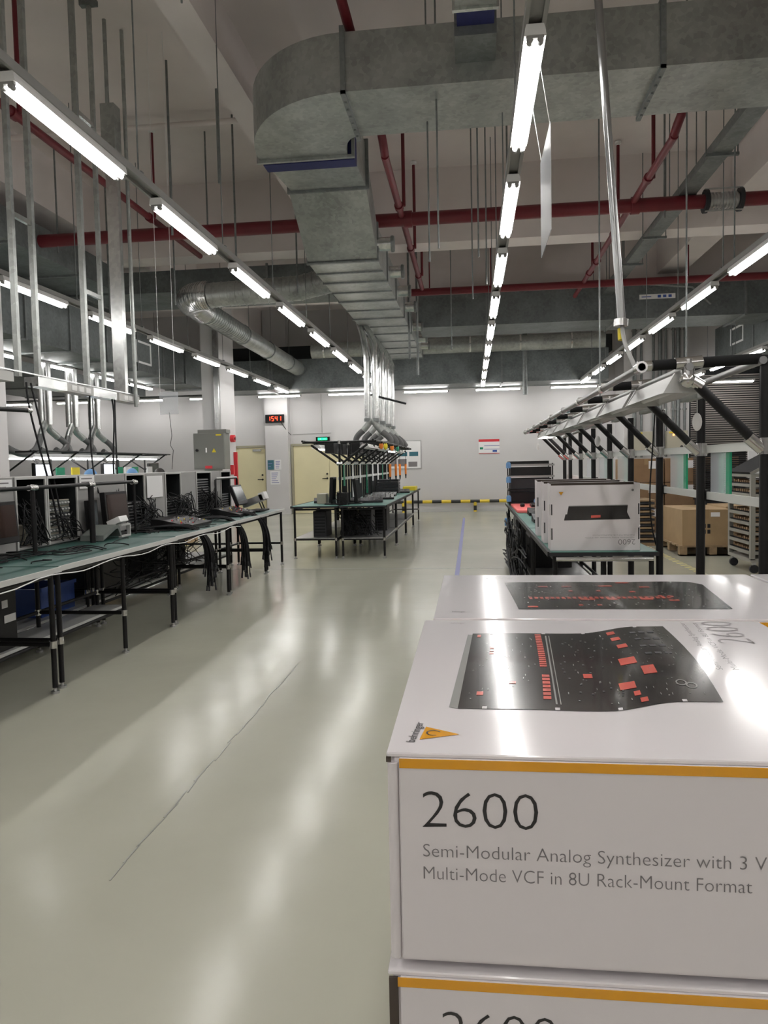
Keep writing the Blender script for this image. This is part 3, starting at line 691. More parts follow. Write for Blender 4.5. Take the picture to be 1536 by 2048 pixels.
monitor('monitor cut by the left edge of the picture on the near left bench', -3.2, 4.45, 4.86, 0.86, 1.15, 'screen', -0.08)
monitor('black monitor edge-on between the cabinets behind the pipe post', -3.24, 5.93, 6.07, 0.83, 1.1, 'screen2', -0.05)
monitor('tilted dark grey screen at the far end of the left bench', -3.02, 9.15, 9.55, 0.86, 1.13, 'screen2', -0.38)
# signs
def sheet(label, x, y0, y1, z0, z1, lines=0, m='paper'):
    t = thing('paper_sign', label, 'sign', (x,y0,z0))
    MB().box(x-0.002,x,y0,y1,z0,z1).build('sheet', m, t)
    if lines:
        l = MB()
        for i in range(lines):
            z = z1-0.025-i*0.03; l.box(x,x+0.0006,y0+0.03,y1-0.04-0.03*(i%2),z-0.005,z+0.005)
        l.build('printed_lines', 'greyink', t)
    return t
sheet('white label sign taped along the top of the cabinet at the left edge', -3.3, 4.25, 5.0, 1.215, 1.30, 2)
sheet('small white label sheet at the top of the cabinet behind the monitor', -3.3, 5.93, 6.18, 1.2, 1.31, 3)
sheet('blank white sheet hung on the closed cabinet', -3.298, 7.24, 7.62, 1.06, 1.285, 0)
# caddy: angled test fixture
t = thing('test_fixture', 'angled grey-green test fixture with a white meter on the left bench', 'fixture', (-3.1,5.8,0.77))
MB().prism([(5.72,0.775),(5.73,0.82),(5.97,0.89),(6.01,0.88),(6.05,0.79),(6.03,0.785),(5.985,0.855),(5.95,0.855)],0,-3.2,-3.0).build('bent_plate', 'greyg', t)
MB().box(-3.02,-2.99,6.03,6.2,0.775,0.79).box(-3.02,-2.99,6.185,6.2,0.79,0.87).box(-3.02,-2.99,6.03,6.2,0.87,0.885).build('front_frame', 'cabl', t)
mt = MB().obox((-3.06,6.1,0.91),(0.12,0.15,0.05),(0,-0.4,0)).build('meter', 'whitep', t)
MB().obox((-3.008,6.085,0.93),(0.004,0.08,0.03),(0,-0.4,0)).build('display', 'inside', mt)
# mixers
def mixer(label, x0, x1, y0, y1):
    t = thing('mixing_console', label, 'mixer', ((x0+x1)/2,y0,0.77), 0, 'black mixers on the left benches')
    MB().prism([(x0,0.776),(x0,0.87),(x0+0.08,0.865),(x1,0.80),(x1,0.776)],1,y0,y1).build('body', 'black', t)
    q = random.Random(int(y0*10)); sl = (0.80-0.865)/(x1-x0-0.08)
    cols = [('whitep','white_knob'),('redb','red_knob'),('yellow','yellow_knob'),('greyink','grey_knob')]
    for m, nm in cols:
        for i in range(5 if m != 'greyink' else 30):
            x = q.uniform(x0+0.1,x1-0.04); y = q.uniform(y0+0.03,y1-0.03); z = 0.865+sl*(x-x0-0.08)
            MB().cyl((x,y,z),(x,y,z+0.012),0.006,6).build(nm, m, t)
    return t
mixer('black mixing console with coloured knobs on the third left bench', -3.1, -2.72, 6.85, 7.5)
mixer('far black mixing console with coloured knobs on the fourth left bench', -3.08, -2.72, 8.45, 9.1)
o = MB().bbox(-3.2,-2.95,6.5,6.8,0.775,0.80,0.006).build('keyboard', 'black'); tag(o, 'flat black keyboard below the bench monitor', 'keyboard')
o = MB().bbox(-2.9,-2.72,9.3,9.75,0.775,0.795,0.005).build('keyboard', 'black'); tag(o, 'flat black keyboard in front of the tilted screen', 'keyboard')
t = thing('bench_scanner', 'silver boxy device tilted on legs at the far end of the left bench', 'device', (-2.9,9.75,0.77))
MB().obox((-2.93,9.75,0.9),(0.3,0.16,0.09),(0,-0.35,0)).build('body', 'steel', t); MB().obox((-2.8,9.75,0.965),(0.08,0.16,0.1),(0,-0.35,0)).build('head', 'whitep', t)
for y in (9.69,9.81): MB().cyl((-2.8,y,0.775),(-2.84,y,0.88),0.01,6).build('leg', 'black', t)
# hoop frame near tilted screen
t = thing('hoop_stand', 'black pipe hoop standing behind the tilted screen', 'frame', (-3.2,9.1,0.77))
MB().tube([(-3.18,8.95,0.775),(-3.18,8.95,1.2),(-3.18,9.0,1.22),(-3.18,9.75,1.22),(-3.18,9.8,1.2),(-3.18,9.8,0.775)],0.0145,8).build('hoop','black',t)
MB().cyl((-3.18,8.97,1.223),(-3.18,9.78,1.223),0.0155,8).build('pale_top','steel',t)
# cable bundles hanging off the front edge
def bundle(label, x, y, zb, n, seed):
    q = random.Random(seed); mb = MB(); pl = MB()
    for i in range(n):
        dx, dy = q.uniform(-.03,.03), q.uniform(-.05,.05); e = zb+q.uniform(-0.02,0.22)
        mb.tube(bez([(x-0.5+q.uniform(-.1,.1),y+q.uniform(-.3,.3),0.80),(x-0.15,y+dy,0.84),(x+0.05+dx,y+dy,0.84),(x+0.06+dx,y+dy,0.6),(x+0.05+dx*1.2,y+dy*1.2,0.4),(x+0.05+dx*1.5,y+dy*1.6,e)],14),0.006,5)
        pl.cyl((x+0.05+dx*1.5,y+dy*1.6,e),(x+0.05+dx*1.7,y+dy*1.8,e-0.05),0.009,6)
    t = thing('cable_bundle', label, 'cables', (x,y,zb), 0, 'cable bundles draped over the left benches')
    o = mb.build('cables', 'cable', t); o['kind'] = 'stuff'
    o = pl.build('plugs', 'dark', t); o['kind'] = 'stuff'
bundle('black cable bundle hanging off the third left bench, nearest of three', -2.53, 6.77, 0.25, 26, 21)
bundle('black cable bundle hanging to the bench edge, middle of three', -2.53, 7.85, 0.2, 28, 22)
bundle('black cable bundle with plugs hanging lowest, farthest of three', -2.53, 8.71, 0.2, 30, 23)
mb = MB()
pts = []
for i in range(40):
    y = 3.0+i*0.12; pts.append((-2.47+0.006*math.sin(i*1.3), y, 0.728+0.013*math.sin(i*0.9)))
o = mb.tube(pts,0.0035,6).build('white_cable','white'); tag(o, 'white cable clipped along the front edge of the near left benches', 'cable')
# bin, crates under the benches
t = thing('waste_bin', 'tall black plastic bin with white stickers under the near left bench', 'bin', (-3.2,4.45,0.19))
MB().bbox(-3.42,-3.03,4.32,4.6,0.192,0.60,0.03).build('tub','black',t); MB().bbox(-3.43,-3.02,4.31,4.61,0.60,0.625,0.02).build('rim','matte',t)
MB().box(-3.03,-3.028,4.42,4.48,0.47,0.52).box(-3.03,-3.028,4.44,4.56,0.37,0.42).build('stickers','paper',t)
t = thing('blue_crate', 'blue plastic crate on the shelf behind the black bin', 'crate', (-3.7,5.6,0.19))
MB().box(-3.95,-3.4,5.45,5.95,0.192,0.21).box(-3.95,-3.4,5.45,5.47,0.21,0.42).box(-3.95,-3.4,5.93,5.95,0.21,0.42).box(-3.95,-3.93,5.47,5.93,0.21,0.42).box(-3.42,-3.4,5.47,5.93,0.21,0.42).build('body','blue',t)
MB().box(-3.4,-3.385,5.44,5.96,0.40,0.43).build('lip','blue',t)
for i, (y, m, l) in enumerate(((6.3,'dark','dark upright tower unit on the shelf below the bench monitor'),(6.9,'cab','grey tower unit on the shelf below the near mixer'),(7.6,'dark','black tower unit on the shelf between the mixers'),(8.4,'cab','grey tower unit on the far shelf'))):
    t = thing('computer_tower', l, 'computer', (-3.6,y,0.19), 0, 'tower units under the left benches')
    MB().bbox(-3.85,-3.45,y,y+0.17,0.192,0.6,0.006).build('case', m, t)
    MB().box(-3.45,-3.446,y+0.015,y+0.155,0.21,0.58).build('front_panel','black',t); MB().cyl((-3.446,y+0.085,0.53),(-3.44,y+0.085,0.53),0.012,8).build('button','steel',t)
tangle('cable_tangle', 'black cables dangling under the left benches', -3.3, 6.0, 9.0, 0.22, 0.72, 40, 31, spread=0.1)
for i, (x, y, h, m, l) in enumerate(((-5.6,11.0,0.55,'kraft','pale cardboard carton on the floor behind the left benches'),(-5.3,9.4,0.62,'kraft','cardboard carton behind the third left bench'),(-5.4,12.6,0.6,'kraft','farthest cardboard carton behind the left benches'))):
    t = thing('cardboard_carton', l, 'carton', (x,y,0), 0, 'cartons behind the left benches')
    MB().bbox(x-0.3,x+0.3,y,y+0.7,0,h,0.01).build('body', m, t); MB().box(x-0.03,x+0.03,y-0.002,y+0.702,h*0.6,h+0.002).build('tape','tape',t)
# overhead power tray on hangers
T = thing('power_trunking', 'pale power trunking with sockets hung above the left benches', 'trunking', (-3.5,5,2.05))
for (a, b, m) in ((3.2,5.3,'cabl'),(5.62,6.05,'galvb'),(6.05,6.5,'cabl'),(6.5,6.95,'galvb'),(7.0,7.45,'cabl')):
    MB().box(-3.56,-3.44,a,b,2.04,2.115).build('trunk_section', m, T)
sk = MB()
for y in (4.6,4.8,5.0,6.12,6.24,6.36,7.1,7.2,7.3): sk.box(-3.44,-3.434,y,y+0.08,2.055,2.1)
sk.build('sockets','whitep',T)
MB().box(-3.44,-3.43,5.0,7.4,2.12,2.13).build('cover_edge','galvb',T)
for (y, xx, r) in ((5.45,-3.5,0.02),(5.72,-3.5,0.02),(6.5,-3.5,0.022),(6.82,-3.5,0.018),(5.25,-3.9,0.02)):
    h = MB().box(xx-r,xx+r,y-r,y+r,2.1,CZ-0.02).build('strut_hanger','galv',T)
    MB().box(xx-0.08,xx+0.08,y-0.03,y+0.03,CZ-0.05,CZ).build('ceiling_bracket','galvd',h)
for (y0_, y1_, z) in ((5.45,5.72,3.35),(6.5,6.82,3.0),(6.5,6.82,4.6)): MB().box(-3.515,-3.485,y0_,y1_,z-0.02,z+0.02).build('cross_strut','galvb',T)
c = thing('cable_riser', 'flat galvanised cable riser dropping to the end of the power trunking', 'trunking', (-3.5,7.2,2.1))
MB().box(-3.56,-3.44,7.14,7.205,2.118,4.95).build('riser_body','galvb',c); MB().box(-3.57,-3.43,7.1,7.24,4.5,4.95).build('top_box','galv',c)
MB().cyl((-3.5,7.12,4.9),(-3.5,7.12,CZ),0.02,8).cyl((-3.41,7.3,2.0),(-3.41,7.3,CZ-0.01),0.02,8).build('strut_hanger','galv',c)
# black drop cables
for i, (y, y2, z2, l) in enumerate(((5.52,5.6,0.85,'left-hand black cable dropping from the power trunking'),(5.58,5.66,0.85,'second black cable dropping from the power trunking'),(6.5,6.25,1.15,'black cable slanting down from the middle of the trunking'),(6.92,6.6,1.1,'black cable hanging from the trunking end'),(6.98,6.62,1.12,'looping black cable hanging from the trunking end'))):
    mid = [(-3.46+0.06*(i%2),y-0.05,1.8),(-3.38,y2+(0.15 if i==4 else 0),1.4)]
    o = MB().tube(bez([(-3.48,y,2.06)]+mid+[(-3.3,y2,z2)],12),0.008,6).build('drop_cable','cable'); tag(o,l,'cable',group='cables dropping from the trunking')
t = thing('hanging_card', 'small clear plastic card hung on two strings left of the pillar', 'sign', (-3.2,7.4,2.0))
MB().box(-3.2,-3.0,7.4,7.403,1.92,2.15).build('card','clear',t)
for x in (-3.19,-3.03): MB().cyl((x,7.4,2.15),(x,7.4,CZ),0.002,5).build('string','whitep',t)
MB().tube([(-3.1,7.402,1.94),(-3.09,7.42,1.7),(-3.11,7.42,1.6),(-3.08,7.42,1.55),(-3.1,7.42,1.35)],0.003,5).build('dangling_wire','cable',t)
t = thing('pipe_boom','black pipe arm with a chrome end reaching in at the left edge','pipe',(-3.05,4.4,0.77))
MB().cyl((-3.05,3.6,1.73),(-2.92,4.62,1.76),0.0145,10).build('arm','black',t); MB().cyl((-2.92,4.62,1.76),(-2.915,4.66,1.761),0.016,10).build('end_joint','chrome',t)
MB().cyl((-3.05,3.6,0.77),(-3.05,3.6,1.75),0.0145,10).build('post','black',t)
# ------------------------------------------------------------------ far left bench (lit), seen over the cabinets
FB = -7.6
t = bench('far left workbench under the lit lamps', FB-0.65, FB+0.65, 11.2, 16.9, legs_y=[11.3,13,15,16.8], mat_='greenl')
t = thing('bench_gantry', 'black pipe gantry over the far left workbench', 'gantry', (FB,11.3,0.77))
for y in (11.4,12.7,14.0,15.3,16.6):
    MB().cyl((FB,y,0.77),(FB,y,1.68),0.018,8).build('post','black',t)
    for s in (-1,1): MB().cyl((FB,y,1.35),(FB+s*0.5,y,1.68),0.016,8).build('brace','black',t)
    MB().cyl((FB-0.55,y,1.69),(FB+0.55,y,1.69),0.016,8).build('cross_bar','black',t)
for x in (FB-0.5,FB+0.5): MB().cyl((x,11.3,1.70),(x,16.9,1.70),0.016,8).build('long_rail','black',t)
for i, y in enumerate((11.6,12.85,14.1,15.4)):
    for s in (-1,1):
        l = thing('bench_lamp', 'lit white bench lamp on the far left gantry, %s from the left, %s side' % (ORD[i], 'near' if s > 0 else 'rear'), 'lamp', (FB+s*0.33,y,1.62), 0, 'lit bench lamps far left')
        MB().prism([(FB+s*0.33-0.07,1.60),(FB+s*0.33+0.07,1.60),(FB+s*0.33+0.03,1.66),(FB+s*0.33-0.03,1.66)],1,y,y+1.15).build('reflector','white',l)
        MB().cyl((FB+s*0.33,y+0.05,1.59),(FB+s*0.33,y+1.1,1.59),0.014,8).build('tube','tube',l)
for i, y in enumerate((12.6,13.5,14.35)):
    h = thing('extraction_hose', 'pair of silver extraction pipes splitting into grey hoses, %s from the left' % ORD[i], 'hose', (FB,y,3.3), 0, 'extraction hoses over the far left bench')
    for s in (-0.07,0.07):
        MB().cyl((FB+s,y,2.2),(FB+s,y,3.3),0.06,12).build('pipe','galvb',h)
    MB().tube([(FB,y,2.24),(FB,y-0.12,2.1),(FB+0.05,y-0.28,1.98)],0.06,10).tube([(FB,y,2.24),(FB,y+0.12,2.1),(FB+0.05,y+0.28,1.98)],0.06,10).build('splitter','galv',h)
    MB().tube(bez([(FB+0.05,y-0.28,1.98),(FB+0.2,y-0.55,1.8),(FB+0.2,y-0.8,1.5),(FB+0.1,y-1.3,1.75)],12),0.055,10).build('flexible_hose','fabric',h)
    MB().tube(bez([(FB+0.05,y+0.28,1.98),(FB+0.2,y+0.6,1.8),(FB+0.2,y+0.5,1.5),(FB+0.1,y+0.1,1.75)],12),0.055,10).build('flexible_hose','fabric',h)
for i, (y, m, l) in enumerate(((11.5,'lcd','lit white screen on the far left bench, leftmost'),(13.8,'lcd','lit white screen on the far left bench, middle'),(15.9,'screen2','pale grey monitor at the right end of the far left bench'))):
    monitor(l, FB+0.4, y, y+0.5, 1.15, 1.5, m, 0.0, 0.06)
gc = [('exitg','greenl'),]
for i, (y, m, l) in enumerate(((12.0,'greenedge','green board at the left of the far left bench, leftmost'),(14.2,'greenedge','green board in the middle of the far left bench'),(14.9,'greenedge','green board toward the right of the far left bench'),(12.5,'yellow','yellow board on the far left bench'),(14.55,'paper','white board on the far left bench, middle'),(15.6,'paper','white board at the right of the far left bench'))):
    o = MB().box(FB+0.495,FB+0.515,y,y+0.26,0.77,1.42).build('upright_board', m); tag(o,l,'board',group='sheets on the far left bench')
# workers seated behind: continuous bodies
def worker(label, x, y, cap):
    t = thing('person', label, 'person', (x,y,0))
    V = {'pel':(0,0,0.52),'sp':(0,0.0,0.72),'ch':(0,0.02,0.95),'nk':(0,0.03,1.1),'hd':(0,0.04,1.21),'ls':(0.18,0.02,1.03),'le':(0.24,0.08,0.8),'lh':(0.12,0.32,0.82),'rs':(-0.18,0.02,1.03),'re':(-0.24,0.08,0.8),'rh':(-0.12,0.32,0.82),
         'lk':(0.12,0.42,0.5),'la':(0.12,0.42,0.08),'lt':(0.12,0.56,0.04),'rk':(-0.12,0.42,0.5),'ra':(-0.12,0.42,0.08),'rt':(-0.12,0.56,0.04)}
    rad = {'pel':.14,'sp':.13,'ch':.14,'nk':.055,'hd':.09,'ls':.06,'le':.045,'lh':.035,'rs':.06,'re':.045,'rh':.035,'lk':.065,'la':.045,'lt':.035,'rk':.065,'ra':.045,'rt':.035}
    E_ = [('pel','sp'),('sp','ch'),('ch','nk'),('nk','hd'),('ch','ls'),('ls','le'),('le','lh'),('ch','rs'),('rs','re'),('re','rh'),('pel','lk'),('lk','la'),('la','lt'),('pel','rk'),('rk','ra'),('ra','rt')]
    ks = list(V); me = bpy.data.meshes.new('body'); me.from_pydata([V[k] for k in ks],[(ks.index(a),ks.index(b)) for a,b in E_],[])
    o = bpy.data.objects.new('body', me); COL.objects.link(o); o.parent = t
    sk = o.modifiers.new('skin','SKIN')
    for i,k in enumerate(ks): me.skin_vertices[0].data[i].radius = (rad[k],rad[k]) 
    me.skin_vertices[0].data[0].use_root = True
    o.modifiers.new('sub','SUBSURF').levels = 1
    me.materials.append(M['sky'])
    MB_ = MB().sphere((0,0.045,1.24),0.098,14,10,(0.95,1.05,1.2)); h = MB_.build('head','skin'); h.parent = t
    f = MB().sphere((0,0.15,1.235),0.02,8,6).sphere((0.095,0.05,1.235),0.022,8,6).sphere((-0.095,0.05,1.235),0.022,8,6); f = f.build('nose_and_ears','skin'); f.parent = h
    hc = MB().sphere((0,0.03,1.275),0.108,14,10,(0.98,1.05,1.0 if not cap else 1.05)).build('cap' if cap else 'hair','sky' if cap else 'hair'); hc.parent = t
    s = MB().cyl((0,-0.02,0.42),(0,-0.02,0.46),0.19,16).cyl((0,-0.02,0),(0,-0.02,0.42),0.03,8).cyl((0,-0.02,0),(0,-0.02,0.02),0.2,16).build('stool','dark'); tag(s,'stool under the '+label.replace(' seated at','').split(',')[0].replace(' the far left bench',' far left bench'),'stool'); s.location = (x,y,0)
    t.rotation_euler = (0,0,PI/2)
    return t
worker('person in a blue cap seated at the far left bench, only the cap showing', -6.6, 13.9, True)
worker('person with dark hair seated at the far left bench, at the right end', -6.6, 15.2, False)
worker('person in a blue cap at the left end of the far left bench', -6.6, 12.3, True)
# ================================================================== middle bench island
MG = 'middle island workbenches'
for i, (a, b) in enumerate(((10.55,12.3),(12.32,14.1),(14.12,15.9),(15.92,17.6))):
    for s, (x0, x1, fr, w_) in enumerate(((-2.62,-1.93,-1,'left'),(-1.91,-1.22,1,'right'))):
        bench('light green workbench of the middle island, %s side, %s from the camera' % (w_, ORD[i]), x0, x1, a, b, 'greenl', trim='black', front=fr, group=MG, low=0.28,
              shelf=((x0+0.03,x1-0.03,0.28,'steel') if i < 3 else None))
CX = -1.92
G = thing('bench_gantry', 'black pipe gantry with white rails over the middle island', 'gantry', (CX,10.7,0.77))
for i in range(9):
    y = 10.75+i*0.8
    MB().cyl((CX,y,0.77),(CX,y,1.70),0.018,8).build('post','black',G)
    for s in (-1,1): MB().cyl((CX+s*0.03,y,1.38),(CX+s*0.42,y,1.66),0.017,8).build('brace','black',G)
    MB().cyl((CX-0.55,y,1.70),(CX+0.55,y,1.70),0.016,8).build('cross_bar','black',G)
    MB().cyl((CX-0.04,y,1.38),(CX+0.04,y,1.38),0.024,8).cyl((CX,y,1.67),(CX,y,1.72),0.024,8).build('joint','chrome',G)
for x in (CX-0.52,CX+0.52): MB().cyl((x,10.6,1.715),(x,17.3,1.715),0.016,8).build('long_rail','black',G)
for z in (1.39,1.16):
    for s in (-0.03,0.03): MB().box(CX+s-0.006,CX+s+0.006,10.75,17.2,z-0.02,z+0.02).build('white_rail','rail',G)
for i in range(8): MB().box(CX-0.01,CX+0.01,10.95+i*0.8,11.35+i*0.8,0.80,1.36).build('dark_panel','inside',G)
for i in range(7):
    for s in (-1,1): MB().bbox(CX+s*0.2-0.07,CX+s*0.2+0.07,11.0+i*0.8,11.35+i*0.8,1.54,1.70,0.01).build('control_box','black',G)
for i in range(8):
    MB().box(CX+0.045,CX+0.055,10.8+i*0.8,10.9+i*0.8,0.85 if i%2 else 1.05,1.37).build('hung_strip','white' if i%3 else 'greenedge',G)
for i in range(4):
    for s in (-1,1):
        y = 10.85+i*1.6
        l = thing('bench_lamp', 'white bench lamp under the middle gantry, %s side, %s from the camera' % ('left' if s<0 else 'right', ORD[i]), 'lamp', (CX+s*0.36,y,1.63), 0, 'bench lamps under the middle gantry')
        xx = CX+s*0.36
        MB().prism([(xx-0.08,1.61),(xx+0.08,1.61),(xx+0.03,1.67),(xx-0.03,1.67)],1,y,y+1.2).build('reflector','whitep',l)
        MB().cyl((xx,y+0.05,1.605),(xx,y+1.15,1.605),0.013,8).build('tube','tube' if (i==0 and s<0) or (i==2 and s>0) else 'white',l)
for i, y in enumerate((13.4,14.4,15.4,16.3)):
    h = thing('extraction_hose', 'silver extraction pipes dropping from the big duct to grey hose loops, %s from the camera' % ORD[i], 'hose', (CX,y,3.9), 0, 'extraction hoses over the middle island')
    for s in (-1,1):
        x = CX+0.14+s*0.075
        MB().tube([(-1.98+s*0.02,y+0.35,4.02),(-2.02+s*0.03,y+0.30,4.03)]+[(-2.05+0.02*s+ (x+2.05)*t, y+0.3-0.3*t, 4.0-0.45*t*t-0.05*t) for t in (0.35,0.7,1.0)]+[(x,y,3.3)],0.055,12).build('elbow_pipe','galvb',h)
        MB().cyl((x,y,2.16),(x,y,3.32),0.055,12).build('pipe','galvb',h)
        MB().cyl((x,y,2.14),(x,y,2.2),0.066,12).build('joint_ring','galvd',h)
    c = CX+0.14
    MB().tube([(c,y,2.18),(c-0.06,y,2.1),(c-0.16,y,1.98)],0.055,10).tube([(c,y,2.18),(c+0.06,y,2.1),(c+0.18,y,1.95)],0.055,10).build('splitter','galv',h)
    MB().tube(bez([(c-0.16,y,1.98),(c-0.36,y,1.85),(c-0.32,y,1.72),(c-0.2,y,1.73)],10),0.055,10).build('flexible_hose','fabric',h)
    if i == 1: MB().cyl((c-0.15,y-0.06,2.72),(c+0.55,y-0.06,2.52),0.02,8).build('brace','dark',h)
    MB().tube(bez([(c+0.18,y,1.95),(c+0.4,y,1.8),(c+0.38,y,1.71),(c+0.2,y,1.73)],10),0.055,10).build('flexible_hose','fabric',h)
# tools on coil cords, items on the bench
for i, (x, y) in enumerate(((-1.40,12.8),(-1.40,13.8),(-1.40,14.6),(-1.40,15.9))):
    t = thing('torque_screwdriver', 'orange hanging screwdriver on the right of the middle gantry, %s from the camera' % ORD[i], 'screwdriver', (x,y,1.12), 0, 'orange tools hanging by the middle island')
    MB().cyl((x,y,1.14),(x,y,1.36),0.02,8,0.024).build('handle','orange',t); MB().cyl((x,y,1.05),(x,y,1.14),0.008,8,0.018).build('bit','black',t)
    MB().cyl((x,y,1.36),(x,y,1.715),0.004,5).build('cord','cable',t)
for i, (x, y, z, m) in enumerate(((-1.40,11.6,1.655,'orange'),(-1.40,12.2,1.655,'yellow'),(-1.40,13.2,1.655,'orange'),(-1.40,14.2,1.655,'greenedge'))):
    o = MB().sphere((x,y,z),0.045,10,8,(0.8,0.8,1.3)).build('balancer_spool',m); tag(o,['orange spool hanging under the middle gantry, nearest','yellow spool hanging under the middle gantry','second orange spool hanging under the middle gantry','green spool hanging under the middle gantry, farthest'][i],'tool balancer')
def console(label, x, y, w_, d, m='dark', rz=0, z=0.775, knobs=True, g='devices on the middle island'):
    t = thing('synthesizer_unit', label, 'device', (0,0,0), 0, g)
    MB().prism([(-d/2,0.0),(-d/2,0.03),(d/2,0.07),(d/2,0.0)],0,-w_/2,w_/2).build('case',m,t)
    if knobs:
        for i in range(6):
            for j in range(2): MB().cyl((-w_/2+0.06+i*(w_-0.12)/5, -d/4+j*d/2, 0.035+0.02*j),(-w_/2+0.06+i*(w_-0.12)/5, -d/4+j*d/2, 0.055+0.02*j),0.01,6).build('knob','cab',t)
    t.location = (x,y,z); t.rotation_euler = (0,0,rz)
    return t
console('dark flat device on the near right of the middle island', -1.62, 11.4, 0.5, 0.28, 'dark', 0.1)
console('black flat device second on the right of the middle island', -1.55, 12.4, 0.5, 0.3, 'black', 0.1)
console('blue-grey device third on the right of the middle island', -1.6, 13.5, 0.45, 0.3, 'dark', 0.0)
console('black device at the far right of the middle island', -1.5, 15.0, 0.5, 0.35, 'black', 0.1)
console('small dark device on the left of the middle island', -2.3, 11.5, 0.35, 0.25, 'dark', 0.2)
t = thing('device_stack', 'stack of dark trays on the far right of the middle island', 'trays', (-1.6,14.5,0.77))
for i in range(5): MB().bbox(-1.85+0.01*i,-1.4,14.2,14.6,0.80+i*0.055,0.845+i*0.055,0.006).build('tray','dark',t)
o = MB().bbox(-1.5,-1.22,16.2,16.8,0.775,0.86,0.01).build('yellow_tray','yellow'); tag(o,'yellow-green tray at the far end of the middle island','tray')
monitor('black upright monitor edge-on at the near end of the middle island', -2.08, 10.85, 11.15, 0.80, 1.18, 'inside', 0.06)
monitor('second black monitor edge-on on the middle island, a little right', -1.74, 11.0, 11.3, 0.80, 1.15, 'inside', -0.1)
o = MB().bbox(-2.35,-2.2,11.1,11.3,0.775,0.93,0.01).build('beige_box','beige'); tag(o,'small beige box beside the near monitor of the middle island','box')
o = MB().bbox(-1.98,-1.83,10.75,10.95,0.775,0.95,0.01).build('black_box','black'); tag(o,'black box between the two monitors of the middle island','box')
tangle('cable_tangle','black cables at the near end of the middle island', -1.95, 10.6, 11.0, 0.32, 0.98, 40, 41, spread=0.25)
tangle('cable_tangle','black cables under the near right of the middle island', -1.75, 10.65, 11.3, 0.31, 0.74, 30, 42, spread=0.4)
for i, (x, y, m, l) in enumerate(((-2.25,10.8,'dark','dark tower unit on the near shelf of the middle island, leftmost'),(-1.85,10.9,'black','black tower unit on the near shelf of the middle island, middle'),(-1.6,11.0,'dark','dark tower unit on the near shelf of the middle island, right'),(-1.45,11.7,'black','black tower unit behind the others on the middle island shelf'))):
    t = thing('computer_tower', l, 'computer', (x,y,0.3), 0, 'tower units under the middle island')
    MB().bbox(x-0.1,x+0.1,y,y+0.42,0.302,0.68,0.006).build('case',m,t)
    f = MB()
    for j in range(6): f.box(x-0.08,x+0.08,y-0.004,y,0.36+j*0.045,0.375+j*0.045)
    f.build('vent_slots','inside' if m=='dark' else 'dark',t)
# ================================================================== right bench row
MARK0 = set(o.name for o in bpy.data.objects)
RG = 'right row workbenches'
for i, (a, b) in enumerate(((4.8,6.55),(6.57,8.35),(8.37,10.75))):
    bench(['green workbench nearest on the right, under the white boxes','green workbench second on the right','green workbench farthest on the right with the pink mat'][i], 0.49, 1.17, a, b, 'greenl', trim='black', front=-1, group=RG, low=0.3, rear_r=0.02,
          shelf=((0.55,1.12,0.25,'steel')))
o = MB().tube([(0.53,4.79,0.725),(1.13,4.79,0.725)],0.016,8).build('end_bar','chrome'); 
tag(o,'polished bar across the near end of the right bench','bar')
MARK1 = set(o.name for o in bpy.data.objects)
G = thing('bench_gantry', 'black and chrome pipe gantry with slanted arms over the right benches', 'gantry', (1.08,2.1,0))
GY = [2.87,3.64,4.41,5.18,5.95,6.72,7.49,8.26,8.75]
XP, XO, XM = 1.075, 0.63, 0.80
for i, y in enumerate(GY):
    r = 0.02
    MB().cyl((XP,y,0.15),(XP,y,1.72 if i == 0 else 1.63),r,12).build('post','black',G)
    MB().cyl((XP,y,0.1306),(XP,y,0.16),0.03,10).build('foot','dark',G)
    MB().cyl((XP-0.03,y,1.40),(XM+0.02,y,1.635),0.0185,12).build('slanted_arm','black',G)
    c = MB().cyl((XP-0.005,y,1.375),(XP-0.06,y,1.425),0.024,12).cyl((XP,y,1.36),(XP,y,1.42),0.0275,12).cyl((XP-0.03,y,1.385),(XP+0.03,y,1.385),0.018,10)
    c.build('lower_joint','chrome',G)
    MB().cyl((XM-0.02,y,1.66),(XM+0.05,y,1.615),0.022,12).cyl((XM,y,1.635),(XM,y,1.715),0.024,12).cyl((XM-0.045,y,1.70),(XM+0.05,y,1.705),0.023,12).sphere((XM,y,1.64),0.03,10,8).build('upper_joint','chrome',G)
    MB().cyl((XO-0.01,y,1.695),(XP+0.12 if i < 1 else XP-0.05,y,1.71),0.0145,10).build('cross_bar','tubem',G)
    s = MB().cyl((XO+0.045,y,1.6965),(XM-0.045,y,1.7),0.02,12)
    if i < 1: s.cyl((XM+0.055,y,1.702),(XP-0.02,y,1.709),0.02,12)
    s.build('foam_sleeve','matte',G)
    MB().cyl((XO,y-0.03,1.69),(XO,y+0.03,1.69),0.022,10).cyl((XO-0.01,y,1.695),(XO+0.04,y,1.697),0.02,10).build('end_joint','chrome',G)
MB().cyl((XO,2.84,1.69),(XO,8.8,1.69),0.0145,10).build('outer_rail','tubem',G)
MB().cyl((XM,2.84,1.685),(XM,8.8,1.685),0.0145,10).build('inner_rail','tubem',G)
MB().cyl((XP-0.02,2.84,1.70),(XP-0.02,8.8,1.62),0.0145,10).build('rear_rail','tubem',G)
for a, b, z in ((2.7,3.62,1.392),(3.66,4.39,1.392),(4.43,5.16,1.392),(5.2,8.7,1.392),(2.7,3.62,1.175),(3.66,5.16,1.175),(5.2,8.7,1.175)):
    MB().box(XP+0.02,XP+0.03,a,b,z-0.018,z+0.018).build('pale_rail','rail',G)
for y in GY[:6]: MB().box(XP+0.016,XP+0.036,y-0.015,y+0.015,1.15,1.2).build('rail_clip','black',G)
